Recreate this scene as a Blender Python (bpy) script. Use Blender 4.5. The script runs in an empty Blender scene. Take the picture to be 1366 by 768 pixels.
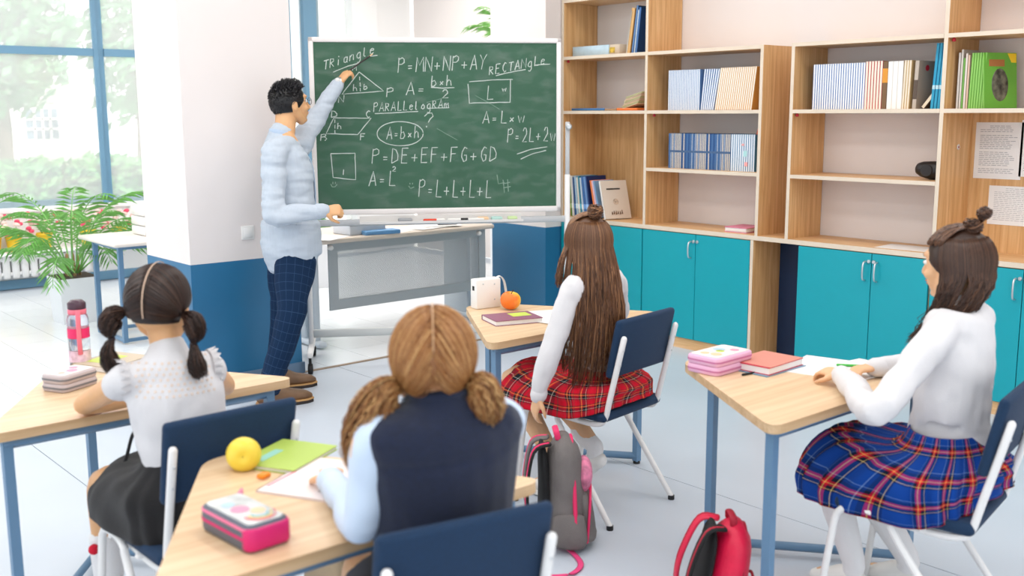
import bpy, bmesh, math, random
from mathutils import Vector as V, Matrix, noise

random.seed(7)
SC = bpy.context.scene
COL = SC.collection

# ------------------------------------------------------------------ camera
F = 1400.0; CAMH = 1.58
PIT = math.atan((384 - 150) / F)
PSI = math.pi / 2 - math.atan((683 + 540) / math.hypot(F, 234))
ROLL = math.radians(0.25)
fwd = V((-math.sin(PSI) * math.cos(PIT), math.cos(PSI) * math.cos(PIT), -math.sin(PIT)))
rt = fwd.cross(V((0, 0, 1))).normalized(); upv = rt.cross(fwd)
r2 = rt * math.cos(ROLL) - upv * math.sin(ROLL); u2 = rt * math.sin(ROLL) + upv * math.cos(ROLL)
CAM = V((0, 0, CAMH))
cd = bpy.data.cameras.new('camera'); cam = bpy.data.objects.new('camera', cd); COL.objects.link(cam)
cam.matrix_world = Matrix(((r2.x, u2.x, -fwd.x, 0), (r2.y, u2.y, -fwd.y, 0), (r2.z, u2.z, -fwd.z, CAMH), (0, 0, 0, 1)))
cd.sensor_width = 36.0; cd.lens = 36.0 * F / 1366; cd.clip_end = 200; cd.clip_start = 0.05
cd.dof.use_dof = True; cd.dof.focus_distance = 5.2; cd.dof.aperture_fstop = 2.8
SC.camera = cam

# photo pixel -> direction / point on a known plane
def ray(px, py): return fwd + r2 * ((px - 683) / F) - u2 * ((py - 384) / F)
def onz(px, py, z=0.0):
    d = ray(px, py); return CAM + d * ((z - CAMH) / d.z)
def onx(px, py, x):
    d = ray(px, py); return CAM + d * (x / d.x)
def ony(px, py, y):
    d = ray(px, py); return CAM + d * (y / d.y)
def at(px, py, depth): return CAM + ray(px, py) * depth

# ------------------------------------------------------------------ light
w = bpy.data.worlds.new('sky'); SC.world = w; w.use_nodes = True
bg = w.node_tree.nodes['Background']; bg.inputs[0].default_value = (0.93, 0.97, 1.0, 1); bg.inputs[1].default_value = 1.5
sd = bpy.data.lights.new('sun', 'SUN'); sd.energy = 5.0; sd.angle = math.radians(3); sd.color = (1, 0.97, 0.92)
so = bpy.data.objects.new('sun', sd); COL.objects.link(so)
so.rotation_euler = V((-0.62, -0.10, -0.78)).to_track_quat('-Z', 'Y').to_euler()
SC.view_settings.view_transform = 'Standard'; SC.view_settings.look = 'None'
SC.view_settings.gamma = 1.0; SC.view_settings.exposure = 0.08; SC.view_settings.use_curve_mapping = False
CEIL = 3.3
def ceiling_fill(x, y, e=15):  # added fill light under the ceiling, no fixture behind it
    ld = bpy.data.lights.new('ceiling_fill_light', 'AREA'); ld.shape = 'RECTANGLE'; ld.size = 1.2; ld.size_y = 0.6
    ld.energy = e; ld.color = (1.0, 0.96, 0.91)
    o = bpy.data.objects.new('ceiling_fill_light', ld); COL.objects.link(o); o.location = (x, y, CEIL - 0.035)
    return o

# ------------------------------------------------------------------ helpers
def lin(c):
    return tuple(((v / 255) / 12.92 if v / 255 <= 0.04045 else ((v / 255 + 0.055) / 1.055) ** 2.4) for v in c)
MATS = {}
def mat(name, rgb=(200, 200, 200), rough=0.5, metal=0.0, spec=0.5, var=0.0, vscale=6.0, vstretch=(1, 1, 1), bump=0.0, bscale=60.0, bstretch=(1, 1, 1), emit=0, trans=0.0, sheen=0.0, alpha=1.0):
    if name in MATS: return MATS[name]
    m = bpy.data.materials.new(name); m.use_nodes = True; nt = m.node_tree
    b = nt.nodes['Principled BSDF']; c = lin(rgb)
    b.inputs['Base Color'].default_value = (*c, 1); b.inputs['Roughness'].default_value = rough
    b.inputs['Metallic'].default_value = metal; b.inputs['Specular IOR Level'].default_value = spec
    if sheen: b.inputs['Sheen Weight'].default_value = sheen
    if trans: b.inputs['Transmission Weight'].default_value = trans
    if alpha < 1: b.inputs['Alpha'].default_value = alpha
    if emit:
        b.inputs['Emission Color'].default_value = (*c, 1); b.inputs['Emission Strength'].default_value = emit
    tc = nt.nodes.new('ShaderNodeTexCoord')
    def noise_tex(scale, st, detail=5):
        mp = nt.nodes.new('ShaderNodeMapping'); mp.inputs['Scale'].default_value = st
        nt.links.new(tc.outputs['Object'], mp.inputs[0])
        n = nt.nodes.new('ShaderNodeTexNoise'); n.inputs['Scale'].default_value = scale; n.inputs['Detail'].default_value = detail
        nt.links.new(mp.outputs[0], n.inputs['Vector']); return n
    if var:
        n = noise_tex(vscale, vstretch)
        r = nt.nodes.new('ShaderNodeValToRGB'); r.color_ramp.elements[0].position = 0.3; r.color_ramp.elements[1].position = 0.7
        r.color_ramp.elements[0].color = (*[max(0, v * (1 - var)) for v in c], 1); r.color_ramp.elements[1].color = (*[min(1, v * (1 + var)) for v in c], 1)
        nt.links.new(n.outputs['Fac'], r.inputs[0]); nt.links.new(r.outputs[0], b.inputs['Base Color'])
    if bump:
        n = noise_tex(bscale, bstretch, 3)
        bp = nt.nodes.new('ShaderNodeBump'); bp.inputs['Strength'].default_value = bump; bp.inputs['Distance'].default_value = 0.01
        nt.links.new(n.outputs['Fac'], bp.inputs['Height']); nt.links.new(bp.outputs[0], b.inputs['Normal'])
    MATS[name] = m
    return m
def nodes_of(m): return m.node_tree, m.node_tree.nodes['Principled BSDF']

def wood(name, a, b_, c, axis='z', scale=1.0, rough=0.45):
    """streaky laminate wood, grain along the given axis"""
    if name in MATS: return MATS[name]
    m = bpy.data.materials.new(name); m.use_nodes = True; nt, b = nodes_of(m)
    tc = nt.nodes.new('ShaderNodeTexCoord'); mp = nt.nodes.new('ShaderNodeMapping')
    st = {'x': (0.6, 14, 14), 'y': (14, 0.6, 14), 'z': (14, 14, 0.6)}[axis]
    mp.inputs['Scale'].default_value = st
    nt.links.new(tc.outputs['Object'], mp.inputs[0])
    n = nt.nodes.new('ShaderNodeTexNoise'); n.inputs['Scale'].default_value = 3.2 * scale; n.inputs['Detail'].default_value = 7; n.inputs['Roughness'].default_value = 0.62
    n.inputs['Distortion'].default_value = 0.5
    nt.links.new(mp.outputs[0], n.inputs['Vector'])
    r = nt.nodes.new('ShaderNodeValToRGB'); e = r.color_ramp.elements
    e[0].position = 0.32; e[0].color = (*lin(a), 1); e[1].position = 0.68; e[1].color = (*lin(c), 1)
    k = e.new(0.5); k.color = (*lin(b_), 1)
    nt.links.new(n.outputs['Fac'], r.inputs[0]); nt.links.new(r.outputs[0], b.inputs['Base Color'])
    b.inputs['Roughness'].default_value = rough; b.inputs['Specular IOR Level'].default_value = 0.35
    MATS[name] = m
    return m

class MB:
    def __init__(s): s.v = []; s.f = []; s.uv = []; s.m = []; s.sm = []; s.at = []
    def face(s, idx, uv=None, m=0, sm=False):
        s.f.append(idx); s.uv.append(uv or [(0, 0)] * len(idx)); s.m.append(m); s.sm.append(sm)
    def add(s, vs, fs, M=None, m=0, sm=False, uvs=None, a=0.0):
        o = len(s.v)
        for p in vs: s.v.append(tuple(M @ V(p)) if M is not None else tuple(p))
        s.at += [a] * len(vs)
        for i, f in enumerate(fs): s.face([o + k for k in f], uvs[i] if uvs else None, m, sm)
        return s
    def box(s, c, d, M=None, m=0):
        x, y, z = c; a, b, e = d[0] / 2, d[1] / 2, d[2] / 2
        vs = [(x + i * a, y + j * b, z + k * e) for k in (-1, 1) for j in (-1, 1) for i in (-1, 1)]
        return s.add(vs, [(0, 2, 3, 1), (4, 5, 7, 6), (0, 1, 5, 4), (2, 6, 7, 3), (0, 4, 6, 2), (1, 3, 7, 5)], M, m)
    def b2(s, lo, hi, M=None, m=0):
        return s.box([(lo[i] + hi[i]) / 2 for i in range(3)], [hi[i] - lo[i] for i in range(3)], M, m)
    def rbox(s, c, d, r=0.01, n=2, M=None, m=0, sm=True):
        bm = bmesh.new(); bmesh.ops.create_cube(bm, size=1)
        bmesh.ops.scale(bm, vec=d, verts=bm.verts)
        bmesh.ops.bevel(bm, geom=list(bm.edges), offset=r, segments=n, profile=0.5, affect='EDGES')
        bmesh.ops.translate(bm, vec=c, verts=bm.verts)
        bm.verts.ensure_lookup_table(); bm.verts.index_update()
        s.add([v.co[:] for v in bm.verts], [[v.index for v in f.verts] for f in bm.faces], M, m, sm); bm.free(); return s
    def prism(s, poly, z0, z1, M=None, m=0, ms=None):
        n = len(poly); vs = [(p[0], p[1], z0) for p in poly] + [(p[0], p[1], z1) for p in poly]
        s.add(vs, [list(range(n))[::-1], [n + i for i in range(n)]], M, m)
        return s.add(vs, [(i, (i + 1) % n, n + (i + 1) % n, n + i) for i in range(n)], M, m if ms is None else ms)
    def tube(s, path, rad, seg=10, side=None, M=None, m=0, cap=True, sub=0, a=0.0, uvr=1.0):
        P = [V(p) for p in path]
        R = [(r, r) if not hasattr(r, '__len__') else tuple(r) for r in (rad if isinstance(rad, list) else [rad] * len(P))]
        if sub and len(P) > 2: P, R = spline(P, R, sub)
        n = len(P); T = []
        for i in range(n):
            t = (P[min(i + 1, n - 1)] - P[max(i - 1, 0)]); T.append(t.normalized() if t.length > 1e-9 else V((0, 0, 1)))
        if side is None:
            ref = V((0, 0, 1)) if abs(T[0].z) < 0.9 else V((1, 0, 0)); sd_ = (ref - T[0] * ref.dot(T[0])).normalized(); S = []
            for i in range(n):
                sd_ = (sd_ - T[i] * sd_.dot(T[i]))
                sd_ = sd_.normalized() if sd_.length > 1e-6 else T[i].orthogonal().normalized(); S.append(sd_)
        else:
            sv = V(side); S = []
            for i in range(n):
                q = sv - T[i] * sv.dot(T[i]); S.append(q.normalized() if q.length > 1e-4 else (S[-1] if S else T[i].orthogonal().normalized()))
        if cap:   # rounded ends
            r0, r1 = R[0], R[-1]
            h0 = min(r0) * 0.9; h1 = min(r1) * 0.9
            P = [P[0] - T[0] * h0, P[0] - T[0] * h0 * 0.7] + P + [P[-1] + T[-1] * h1 * 0.7, P[-1] + T[-1] * h1]
            R = [(r0[0] * .25, r0[1] * .25), (r0[0] * .72, r0[1] * .72)] + R + [(r1[0] * .72, r1[1] * .72), (r1[0] * .25, r1[1] * .25)]
            T = [T[0]] * 2 + T + [T[-1]] * 2; S = [S[0]] * 2 + S + [S[-1]] * 2; n += 4
        vs = []; L = 0.0; Ls = []
        for i in range(n):
            if i: L += (P[i] - P[i - 1]).length
            Ls.append(L); nn = T[i].cross(S[i])
            for k in range(seg):
                an = 2 * math.pi * k / seg
                vs.append(P[i] + S[i] * (R[i][0] * math.cos(an)) + nn * (R[i][1] * math.sin(an)))
        fs = []; uvs = []; cr = max(max(r) for r in R) * 2 * math.pi
        for i in range(n - 1):
            for k in range(seg):
                k2 = (k + 1) % seg
                fs.append((i * seg + k, i * seg + k2, (i + 1) * seg + k2, (i + 1) * seg + k))
                ua, ub = k / seg * cr, (k + 1) / seg * cr
                uvs.append([(ua, Ls[i]), (ub, Ls[i]), (ub, Ls[i + 1]), (ua, Ls[i + 1])])
        fs.append(list(range(seg))[::-1]); uvs.append([(0, 0)] * seg)
        fs.append([(n - 1) * seg + k for k in range(seg)]); uvs.append([(0, 0)] * seg)
        return s.add(vs, fs, M, m, True, uvs, a)
    def lathe(s, prof, seg=20, M=None, m=0, sm=True):
        n = len(prof); vs = [(r * math.cos(2 * math.pi * k / seg), r * math.sin(2 * math.pi * k / seg), z) for r, z in prof for k in range(seg)]
        fs = [(i * seg + k, i * seg + (k + 1) % seg, (i + 1) * seg + (k + 1) % seg, (i + 1) * seg + k) for i in range(n - 1) for k in range(seg)]
        s.add(vs, fs, M, m, sm)
        if prof[0][0] > 1e-4: s.add(vs[:seg], [list(range(seg))[::-1]], M, m)
        if prof[-1][0] > 1e-4: s.add(vs[-seg:], [list(range(seg))], M, m)
        return s
    def ell(s, c, r, seg=16, rings=10, M=None, m=0, R=None):
        vs = []; fs = []
        for i in range(rings + 1):
            ph = math.pi * i / rings
            for k in range(seg):
                th = 2 * math.pi * k / seg
                p = V((r[0] * math.sin(ph) * math.cos(th), r[1] * math.sin(ph) * math.sin(th), r[2] * math.cos(ph)))
                if R is not None: p = R @ p
                vs.append(p + V(c))
        for i in range(rings):
            for k in range(seg): fs.append((i * seg + k, (i + 1) * seg + k, (i + 1) * seg + (k + 1) % seg, i * seg + (k + 1) % seg))
        return s.add(vs, fs, M, m, True)
    def mesh(s, name='mesh'):
        me = bpy.data.meshes.new(name); me.from_pydata([tuple(p) for p in s.v], [], s.f)
        if not me.polygons: return me
        me.polygons.foreach_set('material_index', s.m); me.polygons.foreach_set('use_smooth', s.sm)
        ul = me.uv_layers.new(name='UVMap'); fl = []
        for u in s.uv:
            for q in u: fl += [q[0], q[1]]
        if len(fl) == 2 * len(me.loops): ul.data.foreach_set('uv', fl)
        if any(s.at):
            at_ = me.attributes.new('rnd', 'FLOAT', 'POINT'); at_.data.foreach_set('value', s.at)
        me.validate(); me.update(); return me
    def build(s, name, mats, parent=None, **kw):
        return link(name, s.mesh(name), mats, parent, **kw)

def spline(P, R, sub):
    oP = []; oR = []; n = len(P)
    def cr(a, b, c, d, t): return 0.5 * ((2 * b) + (c - a) * t + (2 * a - 5 * b + 4 * c - d) * t * t + (3 * b - a - 3 * c + d) * t ** 3)
    for i in range(n - 1):
        a, b, c, d = P[max(i - 1, 0)], P[i], P[i + 1], P[min(i + 2, n - 1)]
        ra, rb, rc, rd = R[max(i - 1, 0)], R[i], R[i + 1], R[min(i + 2, n - 1)]
        for k in range(sub):
            t = k / sub; oP.append(cr(a, b, c, d, t)); oR.append(tuple(max(1e-4, cr(ra[j], rb[j], rc[j], rd[j], t)) for j in (0, 1)))
    oP.append(P[-1]); oR.append(R[-1]); return oP, oR

def link(name, me, mats, parent=None, label=None, cat=None, group=None, kind=None, loc=None, rz=0):
    o = bpy.data.objects.new(name, me); COL.objects.link(o)
    if mats is not None and len(me.materials) == 0:
        for m in (mats if isinstance(mats, (list, tuple)) else [mats]): me.materials.append(m)
    if parent is not None: o.parent = parent
    if loc is not None: o.location = loc
    if rz: o.rotation_euler = (0, 0, rz)
    return tag(o, label, cat, group, kind)
def tag(o, label=None, cat=None, group=None, kind=None):
    if label: o['label'] = label
    if cat: o['category'] = cat
    if group: o['group'] = group
    if kind: o['kind'] = kind
    return o
def thing(name, label, cat, loc=(0, 0, 0), rz=0.0, group=None, kind=None):
    o = bpy.data.objects.new(name, None); COL.objects.link(o); o.empty_display_size = 0.1
    o.location = loc; o.rotation_euler = (0, 0, rz); return tag(o, label, cat, group, kind)
def copy_tree(o, parent=None):
    c = o.copy(); COL.objects.link(c); c.parent = parent
    for ch in KIDS(o): copy_tree(ch, c)
    return c
def KIDS(o): return [x for x in list(COL.objects) if x.parent == o]
def Rz(a): return Matrix.Rotation(a, 4, 'Z')
def T_(x, y, z): return Matrix.Translation((x, y, z))
def frame(o, x, z):   # matrix with origin, x axis and approx z axis
    x = V(x).normalized(); z = V(z); y = z.cross(x).normalized(); z = x.cross(y)
    return Matrix(((x.x, y.x, z.x, o[0]), (x.y, y.y, z.y, o[1]), (x.z, y.z, z.z, o[2]), (0, 0, 0, 1)))
ORD = ['first', 'second', 'third', 'fourth', 'fifth', 'sixth', 'seventh', 'eighth', 'ninth', 'tenth', 'eleventh', 'twelfth', 'thirteenth', 'fourteenth', 'fifteenth', 'sixteenth', 'seventeenth', 'eighteenth', 'nineteenth', 'twentieth']
TENS = {2: 'twenty', 3: 'thirty', 4: 'forty', 5: 'fifty'}
def ordn(i):
    i += 1
    if i <= 20: return ORD[i - 1]
    t, u = divmod(i, 10)
    return {3: 'thirtieth', 4: 'fortieth', 5: 'fiftieth'}[t] if u == 0 else TENS[t] + '-' + ORD[u - 1]

# ------------------------------------------------------------------ materials
M_wall = mat('wall_paint', (232, 224, 221), 0.75, var=0.015, vscale=2, bump=0.04, bscale=180)
M_white = mat('white_paint', (240, 240, 240), 0.5)
M_blue = mat('blue_wall_paint', (38, 108, 150), 0.42, var=0.05, vscale=3, spec=0.6)
M_navyw = mat('navy_panel', (10, 42, 78), 0.5)
M_base = mat('baseboard_grey', (105, 130, 155), 0.5)
M_lino = mat('floor_lino', (198, 206, 217), 0.33, var=0.03, vscale=1.5, spec=0.5, bump=0.02, bscale=120)
M_tile = mat('floor_tile_glaze', (226, 231, 236), 0.2, var=0.02, vscale=3, spec=0.6)
M_grout = mat('floor_grout', (176, 184, 194), 0.8)
M_strip = mat('threshold_brass', (150, 128, 105), 0.5)
M_frame = mat('window_frame_blue', (104, 146, 174), 0.45)
M_frameL = mat('window_frame_light', (150, 170, 180), 0.45)
M_oak = wood('oak_laminate', (200, 150, 96), (216, 170, 116), (230, 188, 138), 'z')
M_oakx = wood('oak_laminate_shelf', (206, 160, 108), (222, 178, 128), (232, 194, 148), 'x')
M_edge = mat('oak_edge_band', (224, 208, 188), 0.5, var=0.04, vscale=8)
M_birch = wood('birch_tabletop', (214, 178, 138), (226, 194, 156), (234, 206, 170), 'y', 0.7, 0.35)
M_birche = wood('birch_table_edge', (188, 152, 112), (204, 170, 130), (216, 184, 146), 'y', 0.7, 0.5)
M_teal = mat('teal_laminate', (8, 160, 174), 0.38, var=0.02, vscale=2, spec=0.45)
M_steel = mat('brushed_steel', (205, 208, 210), 0.3, metal=0.8)
M_tleg = mat('blue_grey_steel', (100, 136, 168), 0.4)
M_cwhite = mat('white_steel_tube', (236, 234, 232), 0.35)
M_navy = mat('navy_upholstery', (6, 44, 76), 0.85, var=0.12, vscale=180, bump=0.25, bscale=500, sheen=0.04)
M_black = mat('black_rubber', (18, 18, 20), 0.6)
M_grey = mat('desk_grey_steel', (168, 174, 178), 0.4)
M_lgrey = mat('desk_light_steel', (205, 214, 222), 0.35)
M_paper = mat('paper', (240, 238, 236), 0.8)
M_plast = mat('white_plastic', (238, 236, 233), 0.4)
M_glass = None
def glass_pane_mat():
    m = bpy.data.materials.new('window_glass_haze'); m.use_nodes = True; nt, b = nodes_of(m)
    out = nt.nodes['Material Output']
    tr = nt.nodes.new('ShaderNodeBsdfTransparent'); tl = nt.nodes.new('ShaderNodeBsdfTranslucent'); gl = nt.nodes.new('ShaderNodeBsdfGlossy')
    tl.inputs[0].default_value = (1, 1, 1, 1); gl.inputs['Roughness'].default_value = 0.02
    a = nt.nodes.new('ShaderNodeMixShader'); a.inputs[0].default_value = 0.34  # white translucent share puts the glare haze of the view into the panes
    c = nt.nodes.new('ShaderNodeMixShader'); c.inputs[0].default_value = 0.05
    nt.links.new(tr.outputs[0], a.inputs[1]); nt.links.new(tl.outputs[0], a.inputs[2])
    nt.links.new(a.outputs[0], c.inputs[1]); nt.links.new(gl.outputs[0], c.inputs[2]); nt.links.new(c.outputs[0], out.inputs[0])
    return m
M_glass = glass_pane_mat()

# ------------------------------------------------------------------ room shell
WX = -10.2; WY = 5.75; XL = -5.63; YR = 7.3
fl = MB().b2((WX - 0.1, -3.5, -0.06), (4.0, YR, -0.006)).build('floor', M_grout, label='pale grey blue floor of the classroom', kind='structure')
# linoleum sheets, two metres wide, butt-jointed along the room
ys = [-3.5, -2.5, -0.53, 1.43, 3.385, WY]
for i in range(5):
    MB().b2((XL, ys[i] + 0.0022, -0.006), (4.0, ys[i + 1] - 0.0022, 0.0)).build('lino_sheet', M_lino, fl)
# glazed tiles in the bay by the windows
tw = 0.335; tm = MB().b2((0.0012, 0.0012, -0.006), (tw - 0.0012, tw - 0.0012, 0.0)).mesh('floor_tile'); tm.materials.append(M_tile)
rest = MB(); cnt = 0
for j in range(-4, 19):
    for i in range(14):
        x = XL - 0.02 - (i + 1) * tw; y = 0.66 + j * tw
        if x < WX or y + tw > YR: continue
        if 0 <= j < 17:
            o = link('floor_tile', tm, None, fl); o.location = (x, y, 0)
        else: rest.b2((x + .0012, y + .0012, -0.006), (x + tw - .0012, y + tw - .0012, 0))
rest.build('floor_tiles', M_tile, fl, kind='stuff')
MB().b2((XL - 0.02, 3.14, -0.003), (XL + 0.012, 5.25, 0.004)).build('threshold_strip', M_strip, fl)

MB().b2((-6.4, WY, 0), (4.0, WY + 0.2, CEIL)).build('wall_back', M_wall, label='off-white wall behind the bookcases', kind='structure')
def pillar(name, x0, x1, y0, y1, lab):
    t = thing(name, lab, None, ((x0 + x1) / 2, (y0 + y1) / 2, 0), kind='structure')
    a, b = (x1 - x0) / 2, (y1 - y0) / 2
    MB().b2((-a, -b, 0.737), (a, b, CEIL)).build('upper_face', M_wall, t)
    MB().b2((-a, -b, 0), (a, b, 0.737)).build('blue_dado', M_blue, t)
    MB().b2((-a - 0.012, -b - 0.012, 0), (a + 0.012, b + 0.012, 0.07)).build('skirting', M_base, t)
    return t
pillar('wall_pillar', -6.25, XL, 2.455, 3.14, 'square pillar with blue lower half behind the teacher')
pillar('wall_column', -6.33, -5.71, 5.25, WY, 'white and blue wall column between teacher desk and bookcase')
# recess behind the second column, window wall and return wall
MB().b2((WX, YR, 0), (-5.9, YR + 0.15, CEIL)).build('wall_return', M_wall, label='white end wall beyond the teacher desk', kind='structure')
MB().b2((-6.05, WY + 0.2, 0), (-5.9, YR, CEIL)).build('wall_side', M_wall, label='short white side wall hidden past the column', kind='structure')
wl = thing('wall_left', 'white window wall on the far left side', None, (WX, 0, 0), kind='structure')
MB().b2((-0.25, -3.5, 0), (0, 5.62, 0.72)).build('sill_wall', M_white, wl)
MB().b2((-0.25, 5.62, 0), (0, 5.68, CEIL)).build('pier', M_white, wl)
MB().b2((-0.25, 6.47, 0), (0, 6.80, CEIL)).build('pier', M_white, wl)
MB().b2((-0.25, 6.80, 0), (-0.06, YR, CEIL)).build('pier', M_white, wl)
MB().b2((-0.25, -3.5, 3.05), (0, 6.47, CEIL)).build('lintel', M_white, wl)
MB().b2((-0.08, -3.5, 0.0), (0.015, 5.62, 0.085)).build('skirting', M_frame, wl)
MB().b2((-0.1, -3.5, 0.70), (0.03, 5.62, 0.735)).build('window_board', M_white, wl)
MB().b2((0, -3.5, 0.335), (0.24, 5.62, 0.36)).build('pot_ledge', M_white, wl)
# big window: mullions, transoms and panes
w1 = thing('window_1', 'large blue-framed window looking onto the garden', None, (WX - 0.12, 0, 0), kind='structure')
mulls = [-3.5, -1.9, -0.3, 1.3, 2.5, 3.71, 4.9, 5.60]
for y in mulls:
    MB().b2((-0.045, y - 0.04, 0.735), (0.0, y + 0.04, 3.05)).b2((0, y - 0.062, 0.735), (0.03, y - 0.02, 3.05)).build('mullion', M_frame, w1)
for i in range(len(mulls) - 1):
    a, b = mulls[i] + 0.04, mulls[i + 1] - 0.04
    MB().b2((-0.04, a, 2.125), (0.022, b, 2.195)).build('transom', M_frame, w1)
    MB().b2((-0.04, a, 0.735), (0.02, b, 0.79)).build('bottom_rail', M_frameL, w1)
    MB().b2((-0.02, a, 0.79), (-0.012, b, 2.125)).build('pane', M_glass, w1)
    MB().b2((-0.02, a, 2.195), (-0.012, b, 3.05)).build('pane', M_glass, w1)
w2 = thing('window_2', 'tall narrow blue-framed window behind the chalkboard', None, (WX - 0.12, 0, 0), kind='structure')
for a, b in ((5.68, 5.74), (5.90, 6.06)):
    MB().b2((-0.05, a, 0.0), (0.05, b, 3.05)).build('window_frame', M_frame, w2)
MB().b2((-0.04, 6.06, 0), (0.03, 6.10, 3.05)).build('window_frame', M_frameL, w2)
MB().b2((-0.04, 5.74, 1.30), (0.03, 5.90, 1.36)).build('transom', M_frame, w2)
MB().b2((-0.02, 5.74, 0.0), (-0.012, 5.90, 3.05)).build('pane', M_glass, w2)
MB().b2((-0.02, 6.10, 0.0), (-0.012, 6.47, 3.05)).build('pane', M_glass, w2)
MB().b2((WX - 0.3, -3.5, CEIL), (4.0, YR + 0.2, CEIL + 0.12)).build('ceiling', M_white, label='plain white classroom ceiling above the frame', kind='structure')
M_filld = mat('fill_diffuser', (250, 248, 244), 0.5, emit=1.5)
for x in (-8.6, -6.8, -4.6, -2.6, -0.6):
    for y in (0.2, 2.3, 4.3) + ((6.3,) if x < -6.5 else ()):  # extra row of added fill lights brightens the recess by the windows
        ceiling_fill(x, y, 22 if x < -6.5 else 15)
# radiators
def radiator(name, lab, x, y, rz, L, n, z0, z1):
    t = thing(name, lab, 'radiator', (x, y, z0), rz)
    h = z1 - z0
    for k in range(n):
        u = -L / 2 + (k + 0.5) * L / n
        MB().rbox((0.05, u, h / 2), (0.07, L / n * 0.8, h), 0.012, 1).build('rib', M_white, t)
    MB().b2((0.03, -L / 2, 0.03), (0.07, L / 2, 0.06)).b2((0.03, -L / 2, h - 0.06), (0.07, L / 2, h - 0.03)).build('header_pipe', M_white, t)
    for s in (-1, 1):
        MB().b2((-0.02, s * L * 0.38 - 0.02, -0.12), (0.04, s * L * 0.38 + 0.02, h * 0.8)).build('bracket', M_white, t)
    return t
radiator('radiator', 'white ribbed radiator under the flower pots on window sill', WX + 0.03, 2.55, 0, 1.75, 22, 0.11, 0.33)
radiator('radiator', 'white ribbed radiator on end wall beyond teacher desk', -7.35, YR - 0.03, -math.pi / 2, 1.1, 14, 0.12, 0.72)
# ------------------------------------------------------------------ bookcases along the back wall
FY = 5.40; D = 0.345; PT = 0.022
def panel(lo, hi, name, parent, loc, grain='z', edge=True):
    mb = MB().b2([lo[i] - loc[i] for i in range(3)], [hi[i] - loc[i] for i in range(3)])
    if edge: mb.m = [0, 0, 1, 0, 0, 0]
    return mb.build(name, [M_oak if grain == 'z' else M_oakx, M_edge], parent)
CT = 0.815   # worktop height
def bookcase(x0, x1, top, shelves, lab, backs=(), left=True, right=True, name='bookcase'):
    L = ((x0 + x1) / 2, FY + D / 2, CT)
    t = thing(name, lab, 'bookcase', L)
    if left: panel((x0, FY, CT), (x0 + PT, FY + D, top), 'side_panel', t, L)
    if right: panel((x1 - PT, FY, CT), (x1, FY + D, top), 'side_panel', t, L)
    a, b = x0 + (PT if left else 0), x1 - (PT if right else 0)
    panel((a, FY, top - PT), (b, FY + D, top), 'top_panel', t, L, 'x')
    for z in shelves: panel((a, FY, z - PT), (b, FY + D, z), 'shelf', t, L, 'x')
    for z0, z1 in backs: panel((a, FY + D - 0.012, z0), (b, FY + D - 0.002, z1), 'back_panel', t, L, edge=False)
    return t
S1, S2, S3 = 1.205, 1.590, 1.978
U = dict(a=(-5.70, -4.86), b=(-4.86, -3.925), c=(-3.725, -2.79), d=(-2.79, -1.80))
bookcase(*U['a'], 2.80, (S2, S3, 2.38), 'tall oak bookcase beside the chalkboard with leaning books below', [(CT, S2 - PT)])
bookcase(U['b'][0] + 0.001, U['b'][1], S3, (S1, S2), 'low oak bookcase holding two full rows of textbooks', left=False)
bookcase(*U['c'], S3, (S1, S2), 'low oak bookcase with white and red spined books on top shelf', right=False)
bookcase(U['d'][0] + 0.001, U['d'][1], 2.80, (S2, S3, 2.38), 'tall oak bookcase at right edge with green workbooks', [(CT, S2 - PT)])
# worktop
MB().b2((-2.0, -D / 2, -0.028), (1.9, D / 2, 0)).build('counter_worktop', [M_oakx], label='long oak worktop on the teal cabinets under the bookcases', cat='worktop', loc=(-3.70, FY + D / 2, CT))
wt = COL.objects['counter_worktop'].data; wt.materials.append(M_edge)
for p in wt.polygons:
    if p.normal.y < -0.9: p.material_index = 1
# cabinets
def handle(t, x, z):
    MB().tube([(x, -0.006, z + 0.055), (x, -0.03, z + 0.045), (x, -0.036, z), (x, -0.03, z - 0.045), (x, -0.006, z - 0.055)], 0.0055, 8, sub=3).build('handle', M_steel, t)
def lock(t, x, z):
    o = MB().lathe([(0.011, 0), (0.011, 0.006), (0.008, 0.009)], 14, M=T_(x, 0, z) @ Matrix.Rotation(math.pi / 2, 4, 'X')).build('lock', M_steel, t)
def cabinet(x0, x1, splits, hd, lab, side_r=True):
    L = ((x0 + x1) / 2, FY + D / 2, 0); t = thing('cabinet', lab, 'cabinet', L)
    zt = CT - 0.028
    MB().b2((x0 - L[0], -D / 2 + 0.02, 0.07), (x1 - L[0], D / 2, zt)).build('body', M_oak, t)
    MB().b2((x0 - L[0], -D / 2 + 0.012, 0), (x1 - L[0], -D / 2 + 0.03, 0.07)).build('plinth', M_oakx, t)
    for k in range(len(splits) - 1):
        a, b = splits[k] + 0.0025, splits[k + 1] - 0.0025
        d = MB().b2((0, 0, 0.075), (b - a, 0.018, zt - 0.006)).build('door', M_teal, t)
        d.location = (a - L[0], -D / 2, 0)
        side, hs, lk = hd[k]
        x = (b - a - 0.032) if side == 'r' else 0.036
        if hs: handle(d, x, 0.68)
        if lk: lock(d, (b - a - 0.013) if side == 'r' else 0.013, 0.735)
    return t
cabinet(-5.70, -4.885, [-5.70, -5.28, -4.885], [('r', True, True), ('l', True, True)], 'teal cabinet behind the girl with red plaid skirt')
cabinet(-4.88, -3.977, [-4.88, ony(926, 400, FY).x, -3.977], [('r', True, True), ('l', False, True)], 'teal two-door cabinet under the two rows of textbooks')
panel((-3.975, FY, 0), (-3.953, FY + D, CT - 0.03), 'cabinet_side_panel', None, (0, 0, 0)); tag(COL.objects['cabinet_side_panel'], 'oak end panel standing beside the navy gap between cabinets', 'panel')
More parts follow.
